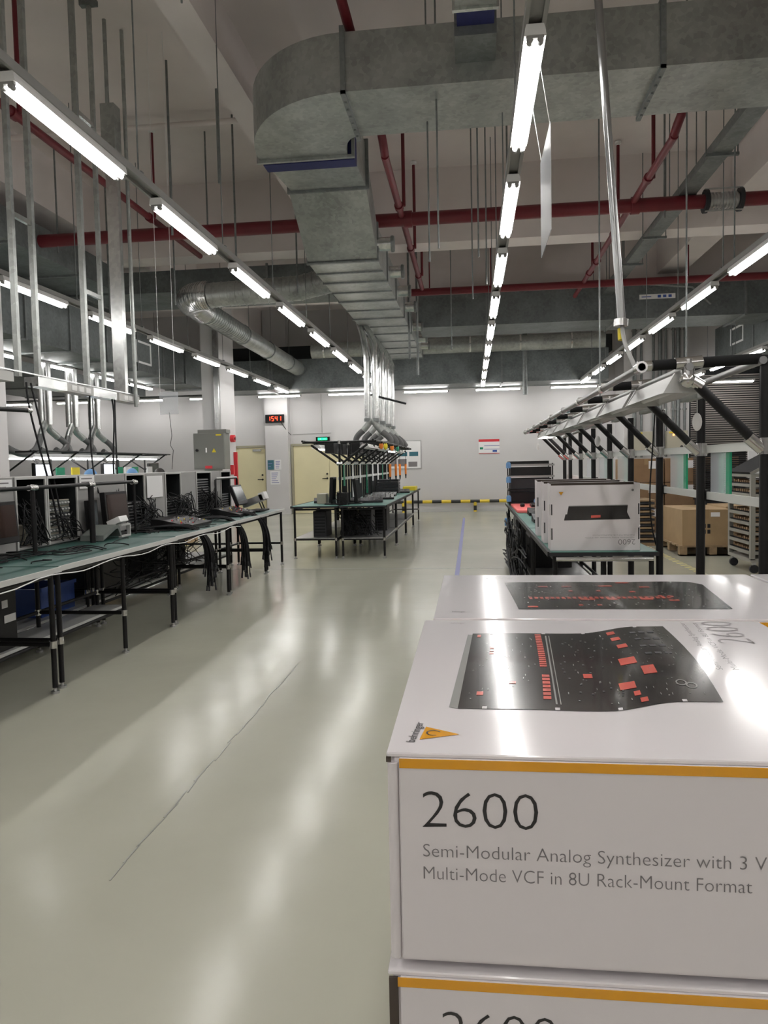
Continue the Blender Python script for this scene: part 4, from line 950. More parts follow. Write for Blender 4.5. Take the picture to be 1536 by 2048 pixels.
for i in range(7):
    y0, y1 = GY[i]+0.05, GY[i+1]-0.05
    lit = (i == 6)
    l = thing('bench_lamp', '%s trough lamp under the right gantry, %s bay from the camera' % ('lit' if lit else 'unlit silver', ORD[i]), 'lamp', (XM,y0,1.63), 0, 'trough lamps under the right gantry')
    MB().prism([(XM-0.075,1.60),(XM-0.065,1.605),(XM-0.025,1.655),(XM+0.025,1.655),(XM+0.065,1.605),(XM+0.075,1.60),(XM+0.03,1.668),(XM-0.03,1.668)],1,y0,y1).build('reflector','trough',l)
    for yy in (y0,y1): MB().prism([(XM-0.078,1.597),(XM+0.078,1.597),(XM+0.034,1.672),(XM-0.034,1.672)],1,yy-0.012,yy+0.012).build('end_plate','trough',l)
    MB().cyl((XM,y0+0.02,1.62),(XM,y1-0.02,1.62),0.013,8).build('tube','tube' if lit else 'white',l)
    MB().box(XM+0.078,XM+0.11,y0+0.1,y0+0.34,1.585,1.62).build('ballast','galv',l)
    for yy in (y0+0.05,): MB().cyl((XM,yy,1.668),(XM,yy,1.69),0.005,6).build('hook','steel',l)
for i, (y, a, b, m, l) in enumerate(((3.0,3.35,3.6,'clear','clear plastic sheet hung in the nearest bay of the right gantry'),(3.75,4.0,4.3,'clear','clear plastic sheet hung in the second bay of the right gantry'),(5.3,5.3,5.8,'clear','pale clear sheet hung in the fourth bay of the right gantry'),(6.9,6.05,6.6,'clear','pale clear sheet hung in the fifth bay of the right gantry'),(7.4,6.85,7.3,'clear','pale clear sheet hung in the sixth bay of the right gantry'))):
    t = thing('plastic_sheet', l, 'sheet', (XP+0.04,a,1.18), 0, 'clear sheets hung on the right gantry')
    MB().box(XP+0.032,XP+0.036,a,b,1.17,1.385).build('sheet',m,t)
    MB().box(XP+0.030,XP+0.040,a-0.01,a+0.035,1.16,1.39).build('green_edge','greenedge',t)
    MB().box(XP+0.037,XP+0.039,a+0.035,a+(b-a)*0.6,1.17,1.385).build('green_tinted_half','clearg',t)
o = MB().tube(bez([(XP-0.05,4.3,1.66),(XP-0.05,4.35,1.3),(XP-0.09,4.4,1.1),(XP-0.01,4.45,0.85)],10),0.004,6).build('black_cable','cable'); tag(o,'thin black cable hanging beside the right gantry post','cable')
for i, (y, x, z) in enumerate(((3.2,0.93,1.5),(5.2,0.86,1.48),(8.7,0.77,1.52))):
    t = thing('pull_tag', ['oval white pull tag hanging under the nearest trough lamp','oval white pull tag hanging under the third trough lamp','small white pull tag under the lit far lamp'][i], 'tag', (x,y,z))
    MB().sphere((x,y,z),0.022,12,8,(0.9,0.35,1.7)).build('tag','whitep',t); MB().cyl((x,y,z+0.035),(x,y,1.62),0.0015,5).build('cord','whitep',t)
# hanging supply pipe with flex
t = thing('drop_pipe', 'pale metal pipe dropping from the ceiling to the right gantry', 'pipe', (0.63,2.95,1.7))
MB().cyl((0.45,3.45,5.3),(0.66,3.35,1.93),0.017,12).build('pipe','tubem',t); MB().cyl((0.655,3.352,1.93),(0.656,3.352,1.96),0.03,12).build('clamp','chrome',t)
MB().tube(bez([(0.66,3.35,1.93),(0.66,3.33,1.85),(0.655,3.2,1.8),(0.67,3.1,1.7)],8),0.009,8).build('flex','cab',t)
MB().cyl((0.655,3.35,1.87),(0.655,3.36,1.92),0.013,8).build('yellow_tape','yellow',t)
def zoom_about_eye(o, k):
    if o.parent is None:
        if o.type == 'MESH': o.data.transform(Matrix.Translation(Vector((0,0,CH))) @ Matrix.Scale(k,4) @ Matrix.Translation(Vector((0,0,-CH))))
        else: o.location = Vector((0,0,CH))+(Vector(o.location)-Vector((0,0,CH)))*k
    elif o.type == 'MESH': o.data.transform(Matrix.Scale(k,4))
for o in [o for o in bpy.data.objects if o.name not in MARK1]: zoom_about_eye(o, 1.107)   # settle the gantry at its real scale behind the bench
t = thing('hanging_card', 'clear white card hung edge-on from the aisle light rail', 'sign', (0.40,3.7,2.45))
MB().box(0.40,0.404,3.72,4.22,2.47,2.98).build('card','clear',t)
for y in (3.75,4.19): MB().cyl((0.402,y,2.98),(0.343,y,3.36),0.002,5).build('string','whitep',t)
# ------------------------------------------------------------------ things on the right bench
def synth_box_upright(label, y, tall=0.435, thick=0.17, x0=0.505, x1=1.065):
    t = thing('product_box', label, 'box', (x0,y,0.772), 0, 'upright white boxes on the right bench')
    z0, z1 = 0.772, 0.772+tall
    b = MB(); w_ = 0.005
    b.box(x0,x1,y,y+w_,z0,z1-0.014).box(x0,x1,y+thick-w_,y+thick,z0,z1).box(x0,x0+w_,y+w_,y+thick-w_,z0,z1-0.005).box(x1-w_,x1,y+w_,y+thick-w_,z0,z1-0.005).box(x0+w_,x1-w_,y+w_,y+thick-w_,z0,z0+w_)
    b.build('carton','cardm',t)
    MB().box(x0+w_,x1-w_,y+w_,y+thick-w_,z1-0.045,z1-0.04).build('inner_tray','cardin',t)
    MB().box(x0+w_,x1-w_,y+thick-w_-0.002,y+thick-w_,z0+0.1,z1-0.003).build('inner_shade_strip','cardin',t)  # dark strip paints the shade inside the open top
    s = MB()
    for zz in ((z0+0.07,z0+0.145),(z0+0.23,z0+0.30)):
        s.box(x0-0.0006,x0,y+0.02,y+0.032,*zz); s.box(x0+0.004,x0+0.012,y-0.0006,y,*zz); s.box(x1-0.012,x1-0.004,y-0.0006,y,*zz)
    s.build('slots','ink',t)
    p = MB().add([(x0+0.085,y-0.0006,z0+0.195),(x0+0.50,y-0.0006,z0+0.20),(x0+0.48,y-0.0006,z0+0.245),(x0+0.485,y-0.0006,z0+0.29),(x0+0.115,y-0.0006,z0+0.287),(x0+0.105,y-0.0006,z0+0.235),(x0+0.095,y-0.0006,z0+0.235)],[tuple(range(7))])
    pp = p.build('printed_picture','print',t)
    MB().add([(x0+0.255,y-0.0009,z0+0.21),(x0+0.315,y-0.0009,z0+0.212),(x0+0.315,y-0.0009,z0+0.228),(x0+0.255,y-0.0009,z0+0.226)],[(0,1,2,3)]).build('red_emblem','printred',pp)
    MB().add([(x0+0.118,y-0.0009,z0+0.285),(x0+0.483,y-0.0009,z0+0.288),(x0+0.483,y-0.0009,z0+0.293),(x0+0.118,y-0.0009,z0+0.290)],[(0,1,2,3)]).build('pale_top_edge','printgrey',pp)
    MB().add([(x0+0.052,y-0.0006,z1-0.055),(x0+0.068,y-0.0006,z1-0.078),(x0+0.084,y-0.0006,z1-0.055)],[(0,1,2)]).build('triangle_logo','amber',t)
    MB().cyl((x1-0.045,y-0.0006,z1-0.05),(x1-0.045,y,z1-0.05),0.008,12).build('dot','greyink',t)
    text_mesh('number_print','2600','greyink',t,(x1-0.03,y,z0+0.07),(-1,0,0),(0,0,-1),height=0.036,width=0.105,thin=0.012,lift=0.0008)
    text_mesh('caption_print','Semi-Modular Analog Synthesizer with 3 VCOs,','greyink',t,(x1-0.035,y,z0+0.085),(-1,0,0),(0,0,-1),height=0.0075,width=0.31,thin=0.01,lift=0.0008)
    text_mesh('caption_print','Multi-Mode VCF in 8U Rack-Mount Format','greyink',t,(x1-0.035,y,z0+0.101),(-1,0,0),(0,0,-1),height=0.0075,width=0.26,thin=0.01,lift=0.0008)
    return t
b1 = synth_box_upright('white box nearest on the right bench, upside-down 2600 print and black rack picture', 4.86)
synth_box_upright('white box standing second in the row on the right bench', 5.33)
synth_box_upright('white box standing third and farthest in the row on the right bench', 5.85)
o = MB().box(0.515,1.1,8.5,9.95,0.775,0.80).build('anti_static_mat','pink'); tag(o,'pink-red mat near the far end of the right bench','mat')
t = thing('tray_rack','black rack of trays with blue clips at the far end of the right bench','rack',(0.78,10.2,0.77))
for z in (0.8,0.97,1.15,1.3):
    MB().box(0.5,1.08,9.95,10.5,z,z+0.02).build('tray','dark',t); MB().box(0.49,1.09,9.93,9.95,z-0.005,z+0.02).build('front_lip','cab' if z in (1.15,1.3) else 'black',t)
for x in (0.5,1.06):
    for y in (9.96,10.48): MB().box(x,x+0.015,y,y+0.015,0.775,1.33).build('upright','black',t)
MB().box(0.52,1.05,9.96,10.4,0.995,1.13).build('grey_box','dark',t); MB().box(0.52,1.05,9.96,10.4,1.175,1.28).build('black_box','black',t); MB().box(0.52,1.05,9.97,10.4,0.825,0.95).build('black_box','black',t)
MB().box(0.5,1.02,9.95,10.4,1.322,1.36).build('top_case','black',t)
for z in (1.27,1.08,0.83): MB().bbox(0.46,0.52,9.86,9.95,z,z+0.08,0.02).build('blue_clip','sky',t)
o = MB().bbox(0.72,0.95,9.1,9.4,0.80,0.84,0.01).sphere((0.62,9.2,0.82),0.03,8,6).build('hand_tools','black'); tag(o,'black and white tools lying on the pink mat','tool')
o = MB().bbox(0.8,0.95,9.55,9.75,0.80,0.87,0.02).build('blue_cloth','sky'); tag(o,'blue cloth lying on the pink mat','cloth')
console('dark flat unit beyond the white boxes on the right bench', 0.82, 8.15, 0.42, 0.3, 'black', 0, g='devices on the right bench')
console('silver-topped unit just behind the white boxes on the right bench', 0.78, 7.2, 0.4, 0.28, 'dark', 0, g='devices on the right bench')
tangle('cable_tangle','black cables and straps hanging on the aisle side of the right bench', 0.47, 6.0, 10.4, 0.1, 0.73, 50, 51, r=0.008, spread=-0.06)
for i, (y, m, l) in enumerate(((7.6,'black','black bin hung under the second right bench'),(8.9,'dark','dark bin under the far right bench'),(9.9,'black','black bin at the far end under the right bench'))):
    o = MB().bbox(0.58,1.0,y,y+0.6,0.272,0.6,0.02).build('storage_bin', m); tag(o,l,'bin',group='bins under the right bench')
o = MB().bbox(0.44,0.49,10.0,10.1,0.5,0.6,0.01).build('blue_clip','sky'); tag(o,'light blue clip on the side of the far right bench','clip')
# ================================================================== beyond the right bench: cartons, pallets, carts
def pallet(label, x0, x1, y0, y1, h=0.14):
    t = thing('wooden_pallet', label, 'pallet', (x0,y0,0))
    s = MB(); n = 5
    for i in range(n):
        a = y0+(y1-y0)*i/n; s.box(x0,x1,a,a+(y1-y0)/n*0.8,h-0.02,h)
    s.build('top_boards','wood',t)
    for x in (x0,(x0+x1)/2-0.05,x1-0.1):
        for y in (y0,(y0+y1)/2-0.05,y1-0.1): MB().box(x,x+0.1,y,y+0.1,0.018,h-0.02).build('block','wood',t); MB().box(x0,x1,y0,y0+0.1,0,0.018).box(x0,x1,y1-0.1,y1,0,0.018).build('bottom_boards','wood',t)
    return t
def carton(label, x0, x1, y0, y1, z0, z1, m='kraft', mark=True, lab=None, group='cardboard cartons on the right'):
    t = thing('cardboard_carton', label, 'carton', (x0,y0,z0), 0, group)
    MB().bbox(x0,x1,y0,y1,z0,z1,0.006).build('body',m,t)
    MB().box((x0+x1)/2-0.03,(x0+x1)/2+0.03,y0-0.0015,y1+0.0015,z0+(z1-z0)*0.75,z1+0.0015).build('tape','tape',t)
    if lab: MB().box(lab[0],lab[1],y0-0.002,y0-0.0005,lab[2],lab[3]).build('paper_label','paper',t)
    if mark:
        k = MB(); cx, cz = x0+(x1-x0)*0.5, z0+(z1-z0)*0.45
        for i in range(2):
            for j in range(2): k.box(cx-0.05+i*0.06,cx-0.01+i*0.06,y0-0.0015,y0-0.0003,cz-0.06+j*0.08,cz-0.005+j*0.08)
        k.build('printed_symbols','ink',t)
    return t
pallet('wooden pallet under the big cardboard box right of the gantry posts', 2.86, 3.75, 10.62, 11.8)
carton('big cardboard box on the pallet with printed handling symbols', 2.9, 3.55, 10.65, 11.75, 0.14, 0.64, lab=(3.28,3.4,0.54,0.6))
carton('cardboard box beside the big one on the same pallet, partly behind the post', 3.56, 4.2, 10.9, 11.75, 0.14, 0.66, mark=False)
pallet('wooden pallet behind, under the wall of brown cartons', 2.6, 4.5, 12.9, 14.2)
k = 0
cl = ['bottom left','bottom middle','bottom right','second layer left','second layer middle','second layer right','third layer left','third layer middle','third layer right']
for j, (za, zb) in enumerate(((0.14,0.55),(0.56,0.95),(0.96,1.36))):
    for i in range(3):
        carton('brown carton in the wall of cartons, %s' % cl[k], 2.65+i*0.6, 3.23+i*0.6, 12.95, 14.1, za, zb, 'kraftd', mark=False, lab=(2.98+i*0.6,3.12+i*0.6,zb-0.17,zb-0.04)); k += 1
t = thing('tray_stack','stack of thin slatted trays between the bench and the big box','trays',(2.75,11.9,0))
for i in range(16): MB().bbox(2.45,2.83,11.9,12.5,0.05+i*0.043,0.078+i*0.043,0.005).build('tray','wood' if i%2 else 'dark',t)
MB().box(2.43,2.85,11.9,12.5,0,0.05).build('base','wood',t)
t = thing('tray_stack','tall black stack of trays behind the gantry posts','trays',(3.75,12.2,0))
for i in range(24): MB().bbox(3.6,4.25,12.1,12.6,0.68+i*0.034,0.705+i*0.034,0.006).build('tray','black',t)
MB().box(3.62,4.23,12.12,12.58,0,0.68).build('base','dark',t)
# cream tray cart
C_ = thing('tray_cart','cream rack cart with sliding trays and a tilted black panel on top','cart',(3.22,8.95,0))
xa, xb_, ya_, yb_ = 3.2, 4.05, 8.95, 9.72
for x in (xa,xb_-0.05):
    for y in (ya_,yb_-0.05): MB().box(x,x+0.05,y,y+0.05,0.16,1.12).build('corner_post','cream',C_)
MB().box(xa,xb_,ya_,yb_,0.13,0.17).build('base_frame','cream',C_); MB().box(xa,xb_,ya_,yb_,1.12,1.15).build('top_frame','cream',C_)
for i in range(8):
    z = 0.22+i*0.112
    sl = MB().box(xa-0.004,xa+0.01,ya_+0.05,yb_-0.05,z,z+0.035).box(xa+0.05,xb_-0.05,ya_+0.005,ya_+0.02,z,z+0.03).build('shelf_runner','cream',C_)
    tr = MB().box(xa+0.012,xb_-0.012,ya_+0.03,yb_-0.02,z+0.036,z+0.05).build('tray','inside',C_)
    q = random.Random(i); pk = MB()
    for j in range(9): pk.box(xa+0.03,xa+0.1+q.random()*0.1,ya_+0.06+j*0.07,ya_+0.1+j*0.07,z+0.05,z+0.065+q.random()*0.02)
    pk.build('small_parts','kraftd',C_)
MB().obox((3.62,9.33,1.40),(0.98,0.76,0.025),(0,-0.5,0)).build('tilted_panel','matte',C_)
MB().obox((3.62,8.945,1.392),(0.98,0.012,0.035),(0,-0.5,0)).build('panel_edge','cream',C_)
for x in (xa+0.05,xb_-0.06):
    for y in (ya_+0.04,yb_-0.06):
        c = MB().box(x-0.02,x+0.02,y-0.015,y+0.015,0.09,0.14).build('caster_fork','steel',C_)
        MB().cyl((x,y-0.018,0.05),(x,y+0.018,0.05),0.05,16).build('caster_wheel','dark',c)
o = MB().bbox(4.25,4.7,8.6,9.5,0.0,1.1,0.01).build('equipment_cabinet','black'); tag(o,'black equipment cabinet beyond the cream cart at the right edge','cabinet')
o = MB().box(4.6,5.6,13.0,13.04,1.0,1.5).build('white_partition','white'); tag(o,'white partition panel behind the cream cart','panel')
# ================================================================== wall things
t = thing('wall_clock','red digital wall clock above the door pillar','clock',(-5.55,20.47,2.7))
MB().bbox(-5.75,-5.21,20.44,20.497,2.6,2.83,0.008).build('case','black',t)
SEG = {'1':'bc','5':'afgcd','4':'fgbc'}
sg = MB()
for i, ch in enumerate('1541'):
    cx = -5.64+i*0.105; cz = 2.715; w_, h_ = 0.028, 0.06
    P_ = {'a':(cx,cz+h_,1),'g':(cx,cz,1),'d':(cx,cz-h_,1),'b':(cx+w_,cz+h_/2,0),'c':(cx+w_,cz-h_/2,0),'f':(cx-w_,cz+h_/2,0),'e':(cx-w_,cz-h_/2,0)}
    for s in SEG[ch]:
        x, z, hz = P_[s]
        sg.obox((x,20.438,z),((0.05,0.006,0.014) if hz else (0.014,0.006,0.052)))
sg.build('digits','led',t)
o = MB().tube(bez([(-5.3,20.48,2.6),(-5.2,20.48,2.45),(-5.1,20.49,2.3),(-5.08,20.7,2.25)],8),0.008,5).build('clock_wire','cable'); tag(o,'thin wire running down from the wall clock','cable')
o = MB().cyl((-5.05,20.79,2.27),(-3.95,20.79,2.29),0.008,6).cyl((-4.2,20.79,2.3),(-4.2,20.79,3.4),0.012,6).build('wall_conduit','cabl'); tag(o,'pale conduit on the wall above the double door','pipe')
t = thing('exit_sign','green lit exit sign above the double door','sign',(-4.2,20.78,2.12))
MB().box(-4.37,-3.98,20.72,20.8,2.06,2.18).build('case','matte',t); MB().box(-4.31,-4.04,20.712,20.72,2.085,2.155).build('lit_face','exitg',t)
MB().box(-4.25,-4.22,20.708,20.712,2.1,2.14).box(-4.15,-4.08,20.708,20.712,2.11,2.125).build('pictogram','whitep',t)
def poster(label, x0, x1, z0, z1, m, y=20.497, bands=(), lines=0, frame=None):
    t = thing('wall_poster', label, 'poster', (x0,y,z0))
    MB().box(x0,x1,y-0.006,y,z0,z1).build('sheet', m, t)
    for (a, b, c, d, mm, nm) in bands: MB().box(a,b,y-0.0085,y-0.006,c,d).build(nm, mm, t)
    if lines:
        l = MB(); q = random.Random(int(x0*100)&255)
        for i in range(lines):
            z = z1-(z1-z0)*(i+1)/(lines+1); l.box(x0+(x1-x0)*0.12,x0+(x1-x0)*q.uniform(0.5,0.9),y-0.008,y-0.006,z-0.012,z+0.006)
        l.build('printed_lines','lav',t)
    if frame:
        MB().box(x0-0.02,x1+0.02,y-0.012,y,z1,z1+0.02).box(x0-0.02,x1+0.02,y-0.012,y,z0-0.02,z0).box(x0-0.02,x0,y-0.012,y,z0,z1).box(x1,x1+0.02,y-0.012,y,z0,z1).build('frame',frame,t)
    return t
poster('dark teal notice on the pillar between the doors', -5.73, -5.55, 1.28, 1.55, 'teal', lines=2)
poster('white notice beside the teal one on the door pillar', -5.52, -5.34, 1.28, 1.56, 'paper', lines=5)
poster('larger white notice below the teal one on the door pillar', -5.66, -5.38, 0.86, 1.24, 'paper', lines=6)
poster('white notice with red heading and blue lines alone on the back wall', 0.22, 0.79, 1.6, 2.0, 'paper', 20.797,
       [(0.22,0.79,1.93,2.0,'redb','red_heading'),(0.37,0.79,1.81,1.825,'lav','blue_line'),(0.37,0.79,1.715,1.73,'lav','blue_line'),(0.6,0.72,1.645,1.7,'blue','blue_figures'),(0.25,0.34,1.72,1.78,'exitg' if False else 'greenedge','green_figures'),(0.22,0.79,1.6,1.615,'redb','red_foot')])
poster('framed notice board with photographs right of the middle gantry', -2.3, -1.4, 1.24, 2.0, 'paper', 20.797,
       [(-1.95,-1.75,1.86,1.93,'greyink','heading'),(-1.72,-1.47,1.58,1.7,'teal','photo'),(-2.05,-1.78,1.58,1.7,'teal','photo'),(-1.75,-1.5,1.28,1.42,'greyink','photo'),(-2.05,-1.8,1.3,1.5,'greyink','photo'),(-2.25,-2.08,1.3,1.6,'greyink','photo')], frame='steel')
t = thing('crash_rail','yellow and black striped rail low on the back wall','rail',(-0.3,20.75,0.3))
MB().cyl((-2.6,20.68,0.29),(1.6,20.68,0.29),0.045,12).build('rail','haz',t)
for x in (-1.9,0.1,1.4): MB().cyl((x,20.68,0),(x,20.68,0.27),0.045,12).build('post','hazv',t)
t = thing('switch_box','grey electrical switch box on the pillar','electrical box',(-5.7,15.98,1.4))
MB().bbox(-6.02,-5.32,15.62,15.99,1.33,2.12,0.01).build('case','boxgrey',t); MB().box(-6.01,-5.33,15.6,15.62,1.36,2.1).build('door','boxgrey',t)
MB().cyl((-5.93,15.6,1.75),(-5.93,15.57,1.75),0.03,10).build('switch_knob','black',t); MB().box(-5.74,-5.71,15.594,15.6,1.7,1.8).build('handle','whitep',t)
MB().add([(-5.6,15.594,1.7),(-5.5,15.594,1.7),(-5.55,15.594,1.79)],[(0,1,2)]).box(-5.5,-5.38,15.594,15.6,2.06,2.09).build('yellow_stickers','yellow',t); MB().box(-5.76,-5.6,15.594,15.6,1.35,1.41).build('red_sticker','redb',t)
MB().bbox(-5.95,-5.3,15.7,15.99,2.12,2.2,0.01).build('top_box','boxgrey',t)
o = MB().box(-5.62,-5.52,15.9,15.99,2.2,4.4).build('cable_riser','galvb'); tag(o,'flat grey cable riser on the pillar above the switch box','trunking')
t = thing('alarm_bell','round red fire alarm bell on the side of the pillar','alarm',(-5.51,16.65,2.05)); MB().cyl((-5.51,16.65,2.03),(-5.42,16.65,2.03),0.085,16).build('gong','redb',t); MB().cyl((-5.42,16.65,2.03),(-5.4,16.65,2.03),0.03,12).build('hub','red',t)
o = MB().box(-5.51,-5.43,16.80,16.86,0.0,1.72).build('red_standpipe','redb'); tag(o,'red upright strip on the pillar beside the single door','pipe')
o = MB().bbox(-5.51,-5.42,16.5,16.6,1.2,1.42,0.02).build('red_call_box','redb'); tag(o,'small red fire call box low on the pillar','alarm')
# conduits on the wide right pillar
for i, x in enumerate((4.15,4.32,4.62,4.78,4.92,5.1,5.22,5.38)):
    r = 0.03 if i%3 else 0.05
    t = thing('pillar_conduit', 'grey vertical conduit on the wide right pillar, %s from the left' % ORD[i], 'pipe', (x,19.55,0), 0, 'conduits on the right pillar')
    MB().cyl((x,19.55,1.4),(x,19.55,5.7),r,10).build('pipe','galvd',t)
    for z in (2.6,3.6,4.6): MB().box(x-r-0.02,x+r+0.02,19.53,19.6,z-0.015,z+0.015).build('clip','galvb',t)
def ebox(label, x0, x1, z0, z1, lamps):
    t = thing('switch_box', label, 'electrical box', (x0,19.5,z0)); MB().bbox(x0,x1,19.35,19.6,z0,z1,0.008).build('case','beige',t)
    MB().cyl(((x0+x1)/2+0.1,19.35,z0+0.1),((x0+x1)/2+0.1,19.33,z0+0.1),0.035,12).build('switch_knob','ink',t); MB().box(x0+0.05,x0+0.25,19.345,19.35,z1-0.06,z1-0.02).build('yellow_sticker','yellow',t)
    if lamps: MB().cyl((x0+0.16,19.35,z1-0.1),(x0+0.16,19.335,z1-0.1),0.025,10).build('orange_lamp','lampr',t); MB().cyl((x0+0.28,19.35,z1-0.1),(x0+0.28,19.335,z1-0.1),0.025,10).build('green_lamp','lampg',t)
ebox('beige switch box on the left of the wide right pillar', 4.05, 4.55, 1.55, 2.05, False)
ebox('beige switch box with lit orange and green lamps on the wide right pillar', 4.9, 5.4, 1.55, 2.05, True)
# ================================================================== foreground boxes
def smooth(a, b, t):
    t = max(0, min(1, (t-a)/(b-a))); return t*t*(3-2*t)
def rotsquare(x, y, s): return [(x-s,y-s),(x+s,y-s),(x+s,y+s),(x-s,y+s)]
def product_box(label, x0, x1, y0, y1, z0, z1, picture=None, front=True, group=None, shift=0.0, side_gap=False):
    t = thing('product_box', label, 'box', (x0,y0,z0), 0, group)
    lip = 0.0065
    b = MB()
    b.bbox(x0+0.004,x1-0.004,y0+0.001,y1,z0,z1-0.0035,0.003)
    b.build('carton','cardm',t)
    lid = MB()
    lid.bbox(x0,x1,y0-0.0005,y1+0.001,z1-0.0035,z1,0.0012)
    lid.build('lid','card',t)
    # front panel with the side wall turned in at its left
    MB().bbox(x0+0.011,x1-0.011,y0-0.003,y0+0.001,z0+0.004,z1-0.004,0.0012).build('front_panel','cardm',t)
    if side_gap:
        MB().box(x0+0.001,x0+0.009,y0-0.0016,y0+0.001,z0+0.004,z1-0.006).build('slot_shade_strip','cardin',t)  # dark strip on the face paints the shade of the tuck slot
    else:
        MB().cyl((x0+0.0055,y0+0.0012,z0+0.003),(x0+0.0055,y0+0.0012,z1-0.009),0.0048,12).build('turned_edge','cardm',t)
        MB().box(x0-0.0002,x0+0.004,y0-0.0008,y0+0.002,z1-0.0085,z1-0.004).build('corner_notch','cardin',t)
    MB().box(x0+(0.0115 if not side_gap else 0.009),x1-0.0115,y0-0.0036,y0-0.0029,z1-0.0125,z1-0.0042).build('amber_stripe','amber',t)
    yf = y0-0.003
    if front:
        text_mesh('number_print','2600','ink',t,(x0+0.031+shift,yf,z1-0.064),(1,0,0),(0,0,1),height=0.0345,width=0.0985,thin=0.017,lift=0.0004)
        text_mesh('caption_print','Semi-Modular Analog Synthesizer with 3 VCOs,','greyink',t,(x0+0.031+shift,yf,z1-0.0905),(1,0,0),(0,0,1),height=0.0122,width=0.318,thin=0.012,lift=0.0004)
        text_mesh('caption_print','Multi-Mode VCF in 8U Rack-Mount Format','greyink',t,(x0+0.031+shift,yf,z1-0.1105),(1,0,0),(0,0,1),height=0.0122,width=0.272,thin=0.012,lift=0.0004)
    if picture: picture(t, z1)
    return t
ZT = 1.10
def quadm(mb, F, u0, u1, v0, v1, n=1, sk=0):
    for i in range(n):
        a = u0+(u1-u0)*i/n; b = u0+(u1-u0)*(i+1)/n
        mb.add([F(a,v0),F(b,v0),F(b,v1),F(a,v1)],[(0,1,2,3)])
def pic_near(t, z):
    NL, NR, FL, FR = (-0.017,0.744), (0.253,0.752), (-0.001,1.078), (0.281,1.098)
    def F(u, v, dz=0.0006):
        wv = 0.034*smooth(0.55,0.86,u) - 0.006*smooth(0.2,0.5,u)*(1-smooth(0.5,0.8,u))
        x = (NL[0]*(1-u)+NR[0]*u)*(1-v)+(FL[0]*(1-u)+FR[0]*u)*v + 0.03*math.sin(PI*v)*u*0.25
        y = (NL[1]*(1-u)+NR[1]*u)*(1-v)+(FL[1]*(1-u)+FR[1]*u)*v + wv*(0.8+0.25*v)
        return (x, y, z+dz)
    p = MB(); N = 24; rows = 6
    vs = [F(i/N, j/rows) for j in range(rows+1) for i in range(N+1)]
    p.add(vs, [(j*(N+1)+i, j*(N+1)+i+1, (j+1)*(N+1)+i+1, (j+1)*(N+1)+i) for j in range(rows) for i in range(N)])
    pp = p.build('printed_panel','print',t)
    sh = MB(); G2 = lambda u, v: F(u, v, 0.0004)
    sh.add([(-0.026,0.748,z+0.0004),G2(0.01,0.0),G2(0.01,0.98),(-0.008,1.072,z+0.0004)],[(0,1,2,3)])
    sh.build('printed_soft_edge','printgrey',pp)
    H = lambda u, v: F(u, v, 0.0010)
    r = MB()
    for i in range(18):
        v = 0.47+i*0.0285; quadm(r, H, 0.315, 0.345, v, v+0.022)
    for i in range(7):
        v = 0.10+i*0.04; quadm(r, H, 0.32, 0.35, v, v+0.03)
    for (u, v, du, dv) in ((0.70,0.93,.022,.024),(0.705,0.83,.024,.024),(0.715,0.71,.026,.026),(0.70,0.50,.04,.042),(0.775,0.36,.03,.05),(0.655,0.22,.035,.036),(0.685,0.13,.014,.022),(0.705,0.06,.016,.02),(0.505,0.36,.018,.025),(0.035,0.95,.009,.02),(0.105,0.74,.01,.012),(0.105,0.70,.01,.012),(0.105,0.66,.01,.012),(0.2,0.27,.014,.012),(0.075,0.15,.013,.018)):
        quadm(r, H, u-du, u+du, v-dv, v+dv)
    r.build('printed_red_marks','printred',pp)
    g = MB(); quadm(g, H, 0.365, 0.372, 0.05, 0.95); quadm(g, H, 0.382, 0.386, 0.05, 0.95)
    q = random.Random(5)
    for i in range(150):
        u, v = q.uniform(0.03,0.97), q.uniform(0.05,0.95)
        if 0.30 < u < 0.39: continue
        du, dv = (0.006,0.005) if q.random() < 0.6 else (0.003,0.02)
        quadm(g, H, u, u+du, v, v+dv)
    for (u, v) in ((0.88,0.19),(0.915,0.16)):
        for k in range(14):
            a, b = 2*PI*k/14, 2*PI*(k+1)/14
            g.add([H(u+0.022*math.cos(a),v+0.032*math.sin(a)),H(u+0.022*math.cos(b),v+0.032*math.sin(b)),H(u+0.016*math.cos(b),v+0.024*math.sin(b)),H(u+0.016*math.cos(a),v+0.024*math.sin(a))],[(0,1,2,3)])
    g.build('printed_small_marks','printgrey',pp)
    d = MB(); q = random.Random(9)
    for i in range(4):
        for j in range(3): quadm(d, H, 0.80+0.045*j, 0.83+0.045*j, 0.55+i*0.11, 0.575+i*0.11)
    for i in range(26): u = 0.4+q.random()*0.25; v = q.uniform(.08,.92); quadm(d, H, u, u+0.008, v, v+0.012)
    d.build('printed_dark_marks','dark',pp)
    n = MB()
    for u in (0.1,0.37,0.6,0.86): quadm(n, H, u-0.009, u+0.009, -0.002, 0.02)
    for u in (0.1,0.36,0.56,0.85): quadm(n, H, u-0.009, u+0.009, 0.982, 1.002)
    n.build('printed_notches','card',pp)
    lg = MB().add([(-0.050,0.657,z+0.0006),(-0.014,0.672,z+0.0006),(-0.046,0.690,z+0.0006)],[(0,1,2)]).build('triangle_logo','amber',t)
    em = MB()
